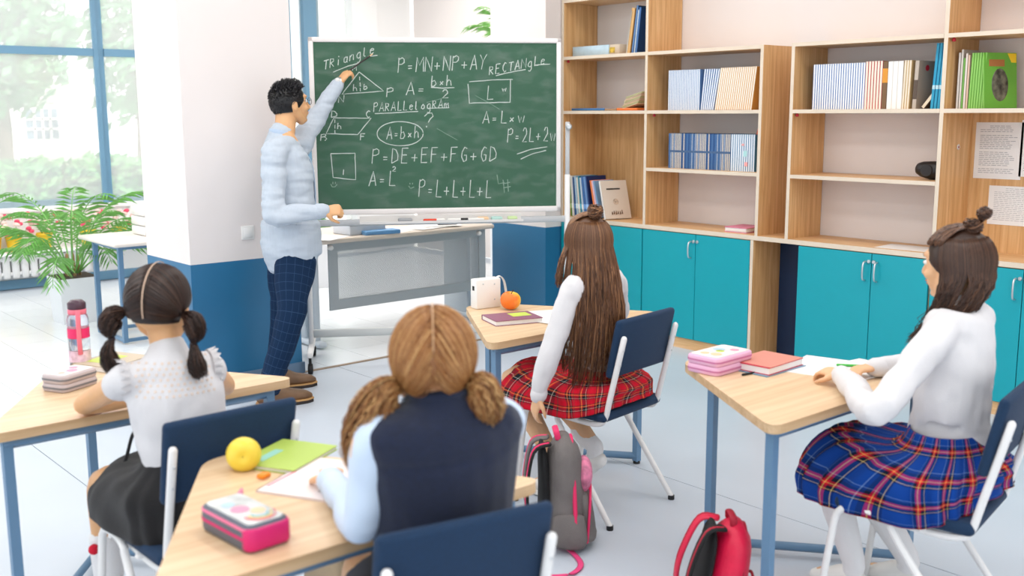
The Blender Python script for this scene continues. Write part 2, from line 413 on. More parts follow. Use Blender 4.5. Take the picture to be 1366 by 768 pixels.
MB().b2((-3.95, FY + D - 0.06, 0), (-3.62, FY + D - 0.045, CT - 0.03)).build('gap_panel', M_navyw, label='dark navy board closing the gap between two cabinets', cat='panel')
cabinet(-3.625, -2.795, [-3.625, ony(1160, 400, FY).x, -2.795], [('r', True, True), ('l', True, True)], 'teal two-door cabinet left of the girl in blue plaid skirt')
cabinet(-2.785, -1.80, [-2.785, -2.29, -1.80], [('r', True, True), ('l', True, True)], 'teal cabinet at the right edge behind the plaid skirt girl')
M_red = mat('red_marker', (190, 30, 50), 0.5)
for x, z in ((-5.66, S3), (-4.82, S2), (-3.69, S2), (-2.75, S3)):
    MB().lathe([(0.006, 0), (0.011, 0.004), (0.008, 0.016), (0.003, 0.02)], 10).build('shelf_pin', M_red, label='red pin under shelf end ' + {-5.66: 'of the tall bookcase by chalkboard', -4.82: 'of the two-row textbook case', -3.69: 'below the red spined books', -2.75: 'above the green workbooks'}[x], cat='pin', loc=(x, FY + 0.03, z - PT - 0.02))

# ------------------------------------------------------------------ books
BK = {}
def bookmesh(key, w, h, d, spine, cover, pages=(238, 234, 226), band=None):
    """upright book: spine to -y, thickness along x; cover boards slightly proud of the page block"""
    if key in BK: return BK[key]
    mb = MB(); c = min(0.0022, w * 0.22)
    mb.b2((-w / 2, 0, 0), (-w / 2 + c, d, h), m=1); mb.b2((w / 2 - c, 0, 0), (w / 2, d, h), m=1)
    mb.b2((-w / 2 + c, 0.0015, 0.003), (w / 2 - c, d - 0.004, h - 0.003), m=2)
    c2 = max(c, w * 0.10); mb.b2((-w / 2, -0.0004, 0), (-w / 2 + c2, 0.0014, h), m=1); mb.b2((w / 2 - c2, -0.0004, 0), (w / 2, 0.0014, h), m=1)
    mb.b2((-w / 2 + c2, -0.0012, 0), (w / 2 - c2, 0.0016, h), m=0)
    if band:
        for z0, z1, bc in band: mb.b2((-w / 2 + 0.0002, -0.0018, z0 * h), (w / 2 - 0.0002, -0.001, z1 * h), m=3)
    me = mb.mesh('book')
    for c_ in (spine, cover, pages): me.materials.append(mat('book_%d_%d_%d' % c_, c_, 0.55))
    if band: me.materials.append(mat('book_%d_%d_%d' % band[0][2], band[0][2], 0.55))
    BK[key] = me; return me
def book(me, x, y, z, lean=0.0, lab='', group=None, yaw=0.0):
    o = link('book', me, None, label=lab, cat='book', group=group)
    o.location = (x, y, z + abs(math.sin(lean)) * max(v.co.x for v in me.vertices) + 0.0003); o.rotation_euler = (0, lean, yaw); return o
def X5(px, y=FY + 0.08): return ony(px, 148, y).x
# upper textbook row (white spines, blue covers, then yellow covers)
Y = FY + 0.075; g = 'white textbooks on the upper shelf'
x = X5(891, Y); n = 0
a = X5(933, Y); cnt = 19; wdt = (a - x) / cnt
for i in range(cnt):
    book(bookmesh('A1', wdt * 0.93, 0.262, 0.2, (226, 232, 240), (110, 150, 200)), x + (i + 0.5) * wdt, Y, S2, 0, 'white-spined blue-covered textbook, %s from left in the upper textbook row' % ordn(n), g); n += 1
x = a + 0.008; b = X5(952, Y); cnt = 7; wdt = (b - x) / cnt
for i in range(cnt):
    book(bookmesh('A2', wdt * 0.9, 0.262, 0.2, (222, 230, 242), (90, 135, 190)), x + (i + 0.5) * wdt, Y, S2, 0.10 + 0.012 * i, 'leaning pale blue textbook, %s from left in the upper textbook row' % ordn(n), g); n += 1
x = b + 0.006; b = X5(1008, Y) - 0.03; cnt = 18; wdt = (b - x) / cnt
for i in range(cnt):
    book(bookmesh('A3', wdt * 0.9, 0.266, 0.2, (240, 234, 222), (226, 168, 88)), x + (i + 0.5) * wdt, Y, S2, 0.155 - 0.002 * i, 'leaning white textbook with orange cover, %s from left in the upper textbook row' % ordn(n), g); n += 1
# lower textbook row (blue and cream banded thin volumes, then white ones)
g = 'blue textbooks on the middle shelf'; x = X5(893, Y); b = X5(976, Y); cnt = 37; wdt = (b - x) / cnt; n = 0
for i in range(cnt):
    sp = [(70, 112, 160), (198, 190, 178), (150, 165, 185), (40, 84, 138), (205, 196, 180)][(i * 7 + i // 3) % 5]
    book(bookmesh('B%d' % ((i * 7 + i // 3) % 5), wdt * 0.92, 0.232, 0.19, sp, (45, 92, 150), band=[(0.46, 0.52, (70, 100, 140))]), x + (i + 0.5) * wdt, Y, S1, 0, 'thin blue and cream textbook, %s from left in the lower textbook row' % ordn(n), g); n += 1
x = b + 0.003; b = X5(1009, Y); cnt = 11; wdt = (b - x) / cnt
for i in range(cnt):
    book(bookmesh('B9', wdt * 0.9, 0.232, 0.19, (222, 230, 240), (80, 140, 180)), x + (i + 0.5) * wdt, Y, S1, 0, 'white textbook at right end, %s from left in the lower textbook row' % ordn(n), g); n += 1
M_pink = mat('sticky_pink', (240, 170, 170), 0.7); M_mint = mat('sticky_mint', (175, 222, 225), 0.7)
for i, (px, py, m_, wz) in enumerate(((991, 193, M_pink, (0.018, 0.012)), (994, 205, M_mint, (0.026, 0.036)), (995, 219, M_pink, (0.024, 0.026)))):
    p = ony(px, py, Y - 0.004)
    MB().b2((-wz[0] / 2, -0.001, -wz[1] / 2), (wz[0] / 2, 0.0015, wz[1] / 2)).build('sticky_note', m_, label=['small pink sticky note, upper one on the white textbook spines', 'pale mint sticky note on the white textbook spines', 'small pink sticky note, lowest on the white textbook spines'][i], cat='sticky note', loc=p)
MB().b2((-0.004, 0, 0), (0.004, 0.002, 0.10)).build('bookmark', mat('orange_tab', (230, 120, 90), 0.6), label='orange bookmark sticking up from the lower textbook row', cat='bookmark', loc=(X5(1003, Y), Y + 0.04, S1 + 0.19)).rotation_euler = (0, 0.3, 0)
# row in the third bookcase
g = 'books on top shelf of the third bookcase'; x = X5(1083, Y); b = X5(1152, Y); cnt = 22; wdt = (b - x) / cnt; n = 0
for i in range(cnt):
    book(bookmesh('C1', wdt * 0.93, 0.26, 0.2, (234, 236, 240), (70, 120, 185) if i < 16 else (60, 110, 180)), x + (i + 0.5) * wdt, Y, S2, 0, 'white-spined book with blue cover, %s from left beside the red spined books' % ordn(n), g); n += 1
x = b; b = X5(1175, Y); cnt = 6; wdt = (b - x) / cnt
for i in range(cnt):
    book(bookmesh('C2', wdt * 0.93, 0.265, 0.2, (238, 226, 210), (196, 60, 60)), x + (i + 0.5) * wdt, Y, S2, 0, 'cream-spined book with red cover, %s of the red group on the third bookcase' % ordn(i), g)
x = b; b = X5(1182, Y); wdt = b - x
book(bookmesh('C3', wdt, 0.262, 0.2, (120, 90, 60), (60, 50, 40), band=[(0.55, 0.85, (222, 150, 50))]), x + wdt / 2, Y, S2, 0, 'brown and orange spined book next to the thick white volumes', g)
x = b; b = X5(1202, Y); cnt = 3; wdt = (b - x) / cnt
for i in range(cnt):
    book(bookmesh('C4', wdt * 0.96, 0.26, 0.2, (242, 240, 238), (236, 232, 226)), x + (i + 0.5) * wdt, Y, S2, 0, ['thick white volume touching the brown and orange book', 'middle one of three thick white volumes', 'thick white volume touching the cream books'][i], g)
x = b; b = X5(1212, Y); cnt = 3; wdt = (b - x) / cnt
for i in range(cnt):
    book(bookmesh('C5', wdt * 0.9, 0.262, 0.2, (232, 220, 200), (210, 180, 130)), x + (i + 0.5) * wdt, Y, S2, 0.02, ['cream book touching the thick white volumes', 'middle one of three cream books', 'cream book in front of the grey-brown cover'][i], g)
# face-turned grey-brown book, leaning open book and blue stack at the right end
o = book(bookmesh('C6', 0.026, 0.258, 0.17, (190, 178, 165), (160, 146, 132), band=[(0.2, 0.6, (90, 75, 65))]), b + 0.030, Y + 0.0, S2, 0.03, 'grey-brown book turned to show its cover, red emblem on top', None, math.radians(-8))
MB().lathe([(0.016, 0), (0.016, 0.001)], 14, M=Matrix.Rotation(math.pi / 2, 4, 'Y')).build('emblem', mat('emblem_red', (190, 30, 50), 0.5), o, loc=(0.0135, 0.07, 0.22))
xb = X5(1236, Y)
book(bookmesh('C7', 0.020, 0.105, 0.16, (236, 222, 196), (110, 90, 70)), b + 0.070, Y + 0.02, S2, math.radians(38), 'cream book fallen aslant between grey-brown cover and blue books')
x = X5(1241, Y)
for i in range(3):
    book(bookmesh('C8', 0.016, 0.345, 0.2, (40, 160, 200), (30, 140, 185), band=[(0.3, 0.36, (190, 226, 240))]), x + 0.006 + i * 0.019, Y, S2, 0.05, ['turquoise book touching the fallen cream one', 'middle turquoise book at right end of third bookcase', 'turquoise book touching the tall bookcase upright'][i])
# green workbooks on the tall bookcase
x = X5(1276, Y)
for i, (c1, c2, hh, wd) in enumerate([((214, 210, 205), (190, 186, 180), .29, .012), ((226, 222, 214), (200, 190, 180), .305, .010), ((110, 170, 80), (120, 180, 90), .26, .010), ((232, 226, 220), (210, 190, 170), .285, .011), ((225, 190, 165), (225, 200, 180), .275, .009)]):
    book(bookmesh('D%d' % i, wd, hh, 0.2, c1, c2), x, Y, S2, 0.0, ['grey ring-bound volume left of the green workbooks', 'tall pale volume left of the green workbooks', 'thin green volume left of a white one', 'white volume between thin green and pink volumes', 'pinkish thin volume touching the green workbooks'][i]); x += wd + 0.002
for i in range(6):
    book(bookmesh('D9', 0.012, 0.285, 0.2, (140, 196, 96), (116, 180, 70)), x + 0.004, Y, S2, 0.02, 'bright green workbook, %s in the green row on the tall bookcase' % ordn(i), 'green workbooks'); x += 0.0135
o = book(bookmesh('D8', 0.010, 0.285, 0.21, (140, 196, 96), (104, 172, 60)), x + 0.012, Y - 0.02, S2, -0.10, 'green workbook turned to show its cover with a globe picture', None, math.radians(-22))
MB().ell((0.0052, 0.10, 0.12), (0.0012, 0.055, 0.085), 18, 10).build('cover_globe', mat('globe_print', (92, 92, 78), 0.6, var=0.9, vscale=26), o)
MB().b2((0.0048, 0.03, 0.215), (0.0062, 0.13, 0.25)).build('cover_title', mat('cover_title_brown', (170, 110, 60), 0.6), o)
MB().add([(0.0055, 0.15, 0.282), (0.0055, 0.207, 0.282), (0.0055, 0.207, 0.235), (0.0055, 0.175, 0.235)], [(0, 1, 2, 3), (3, 2, 1, 0)]).build('cover_corner', mat('cover_corner_yellow', (240, 205, 40), 0.6), o)
# leaning picture books low in the tall left bookcase
x = X5(757, Y) + 0.032
cols = [((90, 110, 150), .012, .30), ((205, 170, 110), .014, .30), ((120, 175, 80), .010, .29), ((236, 236, 232), .022, .30), ((40, 90, 150), .016, .29), ((176, 206, 226), .020, .30), ((230, 226, 214), .018, .29), ((30, 140, 165), .014, .30), ((200, 216, 230), .018, .29), ((60, 110, 175), .020, .30), ((110, 150, 200), .024, .30), ((40, 70, 130), .012, .305)]
names = ['slate blue', 'tan', 'green', 'thick white', 'deep blue', 'pale blue', 'ivory', 'turquoise', 'ice blue', 'royal blue', 'cornflower blue', 'navy']
for i, (c, wd, hh) in enumerate(cols):
    book(bookmesh('E%d' % i, wd, hh, 0.2, c, tuple(max(0, v - 30) for v in c), band=[(0.2, 0.32, tuple(min(255, v + 60) for v in c))]), x + wd / 2, Y - 0.02, CT, -0.06 - 0.01 * i, names[i] + ' picture book leaning in the low left compartment'); x += wd + 0.004
for i, (c, nm) in enumerate((((238, 130, 70), 'orange'), ((236, 190, 200), 'pink'), ((130, 170, 210), 'light blue'))):
    book(bookmesh('E2%d' % i, 0.015, 0.275, 0.2, c, c, band=[(0.05, 0.2, (240, 220, 90))]), x + 0.045, Y - 0.02, CT + 0.003, -0.22 - 0.02 * i, nm + ' book leaning behind the cream cover with figures'); x += 0.021
o = book(bookmesh('E30', 0.024, 0.285, 0.21, (240, 238, 236), (226, 214, 200)), x + 0.115, Y - 0.06, CT, -0.34, 'cream book turned to show a cover with tiny brown figures', None, math.radians(-18))
for q in range(6):
    MB().lathe([(0.006, 0), (0.004, 0.016), (0.002, 0.022 + 0.004 * (q % 3))], 8).build('cover_figure', mat('figure_brown', (110, 80, 50), 0.6), o, loc=(0.0128, 0.06 + 0.016 * q, 0.03 + 0.003 * (q % 2)))
MB().b2((0.0122, 0.04, 0.215), (0.0132, 0.15, 0.226)).build('cover_title', mat('title_dark', (60, 55, 50), 0.6), o)
MB().ell((0.0125, 0.10, 0.125), (0.0012, 0.022, 0.022), 14, 8).build('cover_roundel', mat('roundel', (200, 180, 160), 0.6, var=0.5, vscale=60), o)
MB().rbox((0, 0, 0.15), (0.17, 0.05, 0.30), 0.004, 1).build('folder_box', mat('mauve_folder', (170, 110, 150), 0.6), label='mauve folder standing behind the leaning picture books', cat='folder', loc=(X5(772, Y + .2), Y + 0.225, CT))
# flat pile on the shelf above, board game box and leaning books on top
z = S2
for i, (px0, px1, c, nm, hh) in enumerate(((762, 806, (60, 120, 180), 'blue', .018), (806, 822, (170, 140, 110), 'brown', .016), (822, 850, (240, 130, 60), 'orange', .018))):
    a, b = X5(px0, Y), X5(px1, Y)
    MB().rbox((0, 0.09, hh / 2), (b - a - 0.004, 0.18, hh), 0.003, 1).build('flat_book', mat('flat_' + nm, c, 0.55), label=nm + ' book lying flat on shelf beside the chalkboard corner', cat='book', loc=((a + b) / 2, Y, z))
for i in range(8):
    o = MB().rbox((0, 0.09, 0.003), (0.16, 0.2, 0.006), 0.001, 1).build('magazine', mat('magazine_%d' % (i % 3), [(214, 196, 168), (196, 200, 150), (228, 206, 180)][i % 3], 0.6), label='magazine %s from the bottom of the slanting magazine heap' % ordn(i), cat='magazine', group='slanting magazine heap', loc=(X5(844, Y) - 0.03 + 0.006 * i, Y + 0.008, S2 + 0.028 + 0.011 * i))
    o.rotation_euler = (0, math.radians(-14), 0.1 * ((i % 3) - 1) * 0.4)
a, b = X5(762, Y), X5(826, Y)
t = thing('board_game_box', 'pale blue flat game box lying on the upper left shelf', 'box', ((a + b) / 2, Y, S3))
MB().rbox((-0.05, 0.10, 0.036), (b - a - 0.12, 0.2, 0.072), 0.003, 1).build('carton', mat('game_blue', (186, 212, 228), 0.5, var=0.12, vscale=14), t)
MB().rbox(((b - a) / 2 - 0.055, 0.10, 0.036), (0.10, 0.198, 0.07), 0.003, 1).build('end_panel', mat('game_tan', (206, 190, 170), 0.5), t)
MB().b2(((b - a) / 2 - 0.10, -0.002, 0.014), ((b - a) / 2 - 0.05, 0.001, 0.052)).build('game_label', mat('game_label', (200, 170, 60), 0.5, var=0.5, vscale=50), t)
a, b = X5(835, Y), X5(855, Y)
for i, (c, nm, wd) in enumerate((((240, 238, 230), 'white', .012), ((214, 170, 110), 'thick tan', .034), ((90, 130, 180), 'blue', .016), ((200, 216, 230), 'ice blue', .012), ((60, 110, 170), 'dark blue', .02))):
    book(bookmesh('G%d' % i, wd, 0.29 + 0.016 * (i % 3), 0.2, c, tuple(max(0, v - 40) for v in c)), a, Y, S3, 0.16 - 0.01 * i, nm + ' book leaning at the end of the topmost shelf'); a += wd + 0.003
# flat pink book, loose sheet, black speaker
o = thing('flat_book', 'pink-edged grey book lying on the worktop under the textbook rows', 'book', (X5(992, Y) - 0.02, Y - 0.02, CT), 0.05)
MB().rbox((0, 0.1, 0.017), (0.16, 0.2, 0.026), 0.002, 1).build('pages', M_paper, o)
MB().b2((-0.085, -0.003, 0.03), (0.085, 0.205, 0.0335)).b2((-0.085, -0.003, 0), (0.085, 0.205, 0.0035)).build('cover', mat('flat_pink', (226, 130, 160), 0.5), o)
MB().b2((-0.15, 0.0, 0.0), (0.15, 0.21, 0.0015)).build('paper_sheet', M_paper, label='blank white sheet lying on the worktop behind the girl in blue plaid', cat='paper', loc=(X5(1212, FY + .05), FY + 0.04, CT), rz=0.06)
t = thing('speaker', 'small round black speaker on the empty middle shelf', 'speaker', (-2.885, FY + 0.13, S1 + 0.052))
MB().tube([(-0.05, 0, 0.005), (0.0, 0, 0), (0.05, 0, 0)], [0.042, 0.05, 0.05], 18, sub=3).build('body', mat('speaker_black', (22, 20, 22), 0.45), t)
MB().lathe([(0.03, 0), (0.036, 0.004), (0.03, 0.008)], 16, M=T_(0.0, -0.046, 0) @ Matrix.Rotation(math.pi / 2, 4, 'X')).build('grille', mat('speaker_mesh', (40, 38, 40), 0.7), t)
# notices pinned to the wooden back panel
YB = FY + D - 0.0135
def notice(px0, py0, px1, py1, lab, rows, extra=False):
    a = ony(px0, py0, YB); b = ony(px1, py1, YB); wd, hh = b.x - a.x, a.z - b.z
    t = thing('notice_sheet', lab, 'paper', (a.x + wd / 2, YB, b.z))
    MB().b2((-wd / 2, -0.0012, 0), (wd / 2, 0.0, hh)).build('sheet', M_paper, t)
    rnd = random.Random(px0); pr = MB()
    for r in range(rows):
        z = hh * (0.93 - 0.86 * r / rows); 
        if extra and r % 9 == 4: continue
        ind = 0.30 if r < 2 else 0.10; L = wd * (1 - ind - (0.30 if r < 2 else rnd.uniform(0.08, 0.3)))
        xx = -wd / 2 + wd * ind
        while xx < -wd / 2 + wd * ind + L - 0.01:
            wl_ = rnd.uniform(0.012, 0.03); pr.b2((xx, -0.0018, z), (min(xx + wl_, wd * 0.42), -0.0012, z + hh * 0.010)); xx += wl_ + 0.005
    pr.build('printed_lines', mat('print_grey', (168, 168, 172), 0.7), t)
notice(1303, 163, 1361, 240, 'typed notice sheet, upper left one on the tall bookcase back', 26, True)
notice(1364, 160, 1420, 238, 'typed notice sheet cut by the right picture edge', 22)
notice(1320, 247, 1392, 304, 'typed notice sheet, lower one above the dark-haired girl', 18)
t = thing('pinned_ornament', 'small star ornament stuck on the tall bookcase side', 'ornament', onx(1278, 196, U['d'][0] + PT + 0.001))
for k in range(5):
    MB().ell((0.002, 0.010 * math.cos(k * 1.257), 0.010 * math.sin(k * 1.257)), (0.003, 0.007, 0.007), 8, 6).build('petal', mat('ornament_white', (225, 220, 214), 0.5), t)
MB().ell((0.004, 0, 0), (0.003, 0.006, 0.006), 8, 6).build('bead', mat('ornament_red', (160, 40, 50), 0.5), t)
# light switch on the pillar
p = onx(330, 310, XL); t = thing('light_switch', 'white light switch on the pillar behind the teacher', 'switch', p)
MB().rbox((0.005, 0, 0), (0.01, 0.082, 0.082), 0.004, 2).build('plate', M_plast, t)
MB().rbox((0.011, 0, 0), (0.006, 0.058, 0.058), 0.002, 1).build('rocker', M_plast, t)

# ------------------------------------------------------------------ chalkboard on its rolling stand
A = V((-5.735, 3.32, 0)); B = V((-4.90, 4.635, 0)); bd = (B - A).normalized(); bn = V((bd.y, -bd.x, 0)); BW = (B - A).length
BZ0, BZ1 = 0.955, 2.035
BC = (A + B) / 2; bang = math.atan2(bd.y, bd.x)
bt = thing('rolling_chalkboard', 'large green chalkboard on a white rolling stand covered in geometry notes', 'chalkboard', BC, bang)   # local x along board, -y towards class
def onboard(px, py):     # photo pixel -> board-local (x, z)
    d = ray(px, py); nn = bn; q = A + bn * 0.014
    p = CAM + d * ((q - CAM).dot(nn) / d.dot(nn)); return (p - BC).dot(bd), p.z
M_board = mat('chalkboard_green', (64, 100, 80), 0.62, var=0.05, vscale=2.2, vstretch=(1, 1, 2.5), spec=0.25)
nt, b_ = nodes_of(M_board)
MB().b2((-BW / 2 + 0.02, -0.012, BZ0 + 0.02), (BW / 2 - 0.02, 0.012, BZ1 - 0.02)).build('writing_surface', M_board, bt)
fr = MB(); h = BW / 2
for lo, hi in (((-h, -0.02, BZ0), (h, 0.02, BZ0 + 0.034)), ((-h, -0.02, BZ1 - 0.03), (h, 0.02, BZ1)), ((-h, -0.02, BZ0), (-h + 0.03, 0.02, BZ1)), ((h - 0.03, -0.02, BZ0), (h, 0.02, BZ1))):
    MB().rbox([(lo[i] + hi[i]) / 2 for i in range(3)], [hi[i] - lo[i] for i in range(3)], 0.006, 2).build('frame_rail', mat('board_frame', (236, 230, 228), 0.4), bt)
for s in (-1, 1):
    xs = s * (h + 0.045)
    MB().rbox((xs, 0, 0.66), (0.032, 0.032, 1.06 if s < 0 else 1.06), 0.005, 1).build('post', M_cwhite, bt)
    MB().rbox((xs, 0, 1.34), (0.026, 0.026, 0.36), 0.004, 1).build('upper_post', mat('stand_grey', (196, 198, 200), 0.4), bt)
    MB().lathe([(0.02, 0), (0.02, 0.03), (0.012, 0.034)], 12, M=T_(xs - s * 0.0, -0.018, 1.49) @ Matrix.Rotation(math.pi / 2, 4, 'X')).build('pivot_knob', M_steel, bt)
    MB().rbox((xs, 0, 0.125), (0.036, 0.54, 0.036), 0.006, 1).build('foot', M_cwhite, bt)
    for e in (-1, 1):
        c = MB().tube([(xs, e * 0.25, 0.105), (xs, e * 0.25, 0.06)], 0.009, 8).build('caster', M_black, bt)
        MB().lathe([(0.012, -0.016), (0.032, -0.014), (0.034, 0), (0.032, 0.014), (0.012, 0.016)], 18, M=T_(xs, e * 0.25 + 0.014, 0.034) @ Matrix.Rotation(math.pi / 2, 4, 'Y')).build('wheel', M_black, c)
MB().rbox((0, 0, 0.205), (BW + 0.06, 0.03, 0.05), 0.005, 1).build('lower_crossbar', mat('stand_bar', (206, 208, 206), 0.4), bt)
MB().rbox((0, 0.0, 0.905), (BW + 0.06, 0.03, 0.04), 0.005, 1).build('upper_crossbar', mat('stand_grey', (196, 198, 200), 0.4), bt)
tr = MB().b2((-0.50, -0.115, 0.905), (0.52, -0.018, 0.911)).b2((-0.50, -0.118, 0.905), (0.52, -0.113, 0.919)).b2((-0.50, -0.02, 0.905), (0.52, -0.015, 0.945))
tr.build('chalk_tray', mat('tray_alu', (222, 219, 216), 0.35), bt)
# --- chalk writing, drawn as thin ribbons lying on the board
G_ = {
 'T': ['08 68', '38 30'], 'R': ['00 08 47 45 04', '14 50'], 'i': ['20 25', '27 28'], 'a': ['54 35 14 11 30 51', '55 50 60'], 'n': ['00 05', '03 25 45 50'], 'l': ['18 11 20 30'],
 'e': ['13 53 54 35 14 11 30 51'], 'P': ['00 09', '08 39 58 56 35 05'], '=': ['13 53', '15 55'], 'M': ['00 09 34 69 70'], 'N': ['00 09 60 69'], '+': ['04 64', '31 37'],
 'A': ['00 39 60', '13 53'], 'Y': ['09 35 69', '35 20'], 'b': ['09 00', '04 35 52 30 00'], 'x': ['15 51', '11 55'], 'h': ['09 00', '03 25 44 50'], '2': ['17 29 49 57 55 10 60'],
 'E': ['59 09 00 50', '05 45'], 'C': ['58 39 16 13 30 51'], 'L': ['19 10 60'], 'w': ['05 20 34 50 65'], 'r': ['00 05', '03 35'], 'o': ['35 13 11 30 51 53 35'], 'm': ['00 05', '03 25 30', '33 55 60'],
 'D': ['00 09 38 55 52 00'], 'F': ['00 09 59', '05 45'], 'G': ['58 39 16 13 30 51 54 34'], '?': ['07 29 59 67 45 33', '20 21'], '-': ['03 63'], 'I': ['30 39'],
}
M_chalk = mat('chalk', (196, 207, 200), 0.9); M_chalkf = mat('chalk_faint', (132, 158, 142), 0.9)
def strokes_obj(lines, name='chalk_text', wd=0.0054, m=M_chalk):
    mb = MB(); rr = random.Random(len(lines) * 13 + int(lines[0][0][0]))
    for ln in lines:
        P = [V((onboard(*q)[0], 0, onboard(*q)[1])) for q in ln]; Q = []
        for i in range(len(P) - 1):
            k = max(1, int((P[i + 1] - P[i]).length / 0.03))
            for j in range(k): Q.append(P[i].lerp(P[i + 1], j / k))
        Q.append(P[-1])
        Q = [q + V((rr.uniform(-1, 1), 0, rr.uniform(-1, 1))) * 0.0009 for q in Q]
        if len(Q) < 2: continue
        vs = []
        for i, q in enumerate(Q):
            t = (Q[min(i + 1, len(Q) - 1)] - Q[max(0, i - 1)]).normalized(); s = V((-t.z, 0, t.x)) * (wd / 2 * rr.uniform(0.7, 1.15))
            vs += [q + s + V((0, -0.0135, 0)), q - s + V((0, -0.0135, 0))]
        mb.add(vs, [(2 * i, 2 * i + 1, 2 * i + 3, 2 * i + 2) for i in range(len(Q) - 1)])
    return mb.build(name, m, bt)
Zk = 360 / 1063
def zp(x, y): return (400 + x * Zk, 40 + y * Zk)
def text(s, x0, y0, x1, y1, hgt, wf=0.72, **k):
    n = len(s); lines = []
    for i, ch in enumerate(s):
        if ch == ' ': continue
        fx = i / n; ox, oy = x0 + (x1 - x0) * fx, y0 + (y1 - y0) * fx; cw = math.hypot(x1 - x0, y1 - y0) / n * wf
        ax, ay = (x1 - x0) / math.hypot(x1 - x0, y1 - y0), (y1 - y0) / math.hypot(x1 - x0, y1 - y0)
        small = ch in '=+-x'
        for st in (G_['g_'] if ch == 'g' else G_[ch]):
            pl = []
            for q in st.split():
                u, v = int(q[0]) / 6 * cw, int(q[1]) / 9 * hgt
                if small: v = v * 0.72 + hgt * 0.02; u = u * 0.85
                pl.append(zp(ox + u * ax + v * 0.08, oy + u * ay - v))
            lines.append(pl)
        if ch == 'g':
            c = [(5, 5), (3, 5), (1, 3), (1, 1), (3, 0), (5, 1), (5, 5), (5, -2), (3, -4), (1, -3)]
            lines.append([zp(ox + u / 6 * cw * ax, oy + u / 6 * cw * ay - v / 9 * hgt) for u, v in c])
    return strokes_obj(lines, **k)
G_['g_'] = []
L_ = lambda *pts: [zp(*p) for p in pts]
text('TRiangle', 92, 158, 300, 88, 40)
strokes_obj([L_((132, 166), (190, 142), (246, 126)), L_((268, 104), (306, 100))], 'chalk_underline')
strokes_obj([L_((233, 165), (166, 253), (330, 240), (233, 165)), L_((235, 184), (236, 198)), L_((237, 206), (238, 222)), L_((238, 228), (238, 242))], 'chalk_triangle')
text('h', 210, 240, 234, 240, 26); text('b', 252, 234, 274, 232, 22); text('N', 152, 286, 180, 282, 26); text('P', 342, 264, 380, 262, 36); text('M', 208, 160, 226, 160, 16)
text('P=MN+NP+AY', 386, 168, 742, 154, 58)
text('A=', 418, 256, 506, 252, 50); text('bxh', 518, 222, 608, 218, 42); strokes_obj([L_((516, 226), (560, 229), (608, 227))], 'chalk_fraction_bar'); text('2', 556, 268, 596, 266, 32)
text('RECTANgLe', 746, 178, 972, 132, 38); strokes_obj([L_((772, 180), (830, 166), (890, 155)), L_((925, 138), (985, 134))], 'chalk_underline')
strokes_obj([L_((668, 204), (760, 196), (838, 194)), L_((662, 212), (668, 288), (828, 284), (830, 196))], 'chalk_rectangle')
text('L', 734, 274, 772, 272, 54); text('w', 796, 242, 818, 240, 22)
text('PARALLelogRAm', 290, 322, 592, 306, 36); strokes_obj([L_((295, 330), (400, 324), (466, 320)), L_((500, 308), (588, 306))], 'chalk_underline')
strokes_obj([L_((134, 346), (280, 347), (228, 412), (103, 408), (134, 346)), L_((138, 352), (138, 366)), L_((138, 374), (138, 388)), L_((138, 394), (138, 408))], 'chalk_parallelogram')
text('D', 124, 344, 158, 344, 26); text('C', 258, 344, 286, 344, 26); text('B' if 'B' in G_ else 'P', 82, 436, 112, 434, 26); text('F', 238, 434, 266, 434, 26); text('h', 148, 390, 172, 390, 24)
strokes_obj([L_((98, 436), (106, 428), (98, 421))], 'chalk_mark')
strokes_obj([[zp(395 + 91 * math.cos(a * 0.2), 408 + 48 * math.sin(a * 0.2)) for a in range(32)]], 'chalk_ellipse')
text('A=bxh', 342, 430, 478, 424, 48); text('?', 488, 384, 534, 382, 56)
text('A=Lxw', 720, 368, 892, 364, 48); text('P=2L+2w', 818, 442, 1012, 436, 54)
strokes_obj([L_((855, 488), (910, 470), (974, 460)), L_((870, 508), (920, 486), (970, 474))], 'chalk_underline')
text('P=DE+EF+FG+GD', 284, 526, 786, 516, 58)
strokes_obj([L_((122, 487), (217, 485), (220, 590), (131, 581), (122, 487))], 'chalk_square'); text('I', 164, 570, 184, 570, 20)
text('A=L', 272, 614, 386, 612, 58); text('2', 362, 556, 384, 556, 18)
text('P=L+L+L+L', 468, 656, 762, 660, 68)
strokes_obj([L_((776, 570), (782, 606), (806, 600)), L_((800, 590), (806, 640)), L_((818, 588), (822, 636)), L_((800, 606), (828, 600)), L_((802, 622), (830, 616))], 'chalk_scribble', m=M_chalkf)
strokes_obj([L_((130, 598), (130, 606)), L_((140, 598), (140, 606)), L_((122, 606), (128, 618), (138, 618), (146, 608))], 'chalk_smiley', m=M_chalkf)
strokes_obj([L_((434, 602), (434, 608)), L_((444, 602), (444, 608)), L_((428, 614), (436, 624), (450, 618))], 'chalk_smiley', m=M_chalkf)
for ln_ in (L_((690, 258), (740, 284), (786, 312)), L_((540, 388), (590, 416), (622, 434)), L_((500, 286), (570, 266))): strokes_obj([ln_], 'chalk_scratch', wd=0.003, m=M_chalkf)
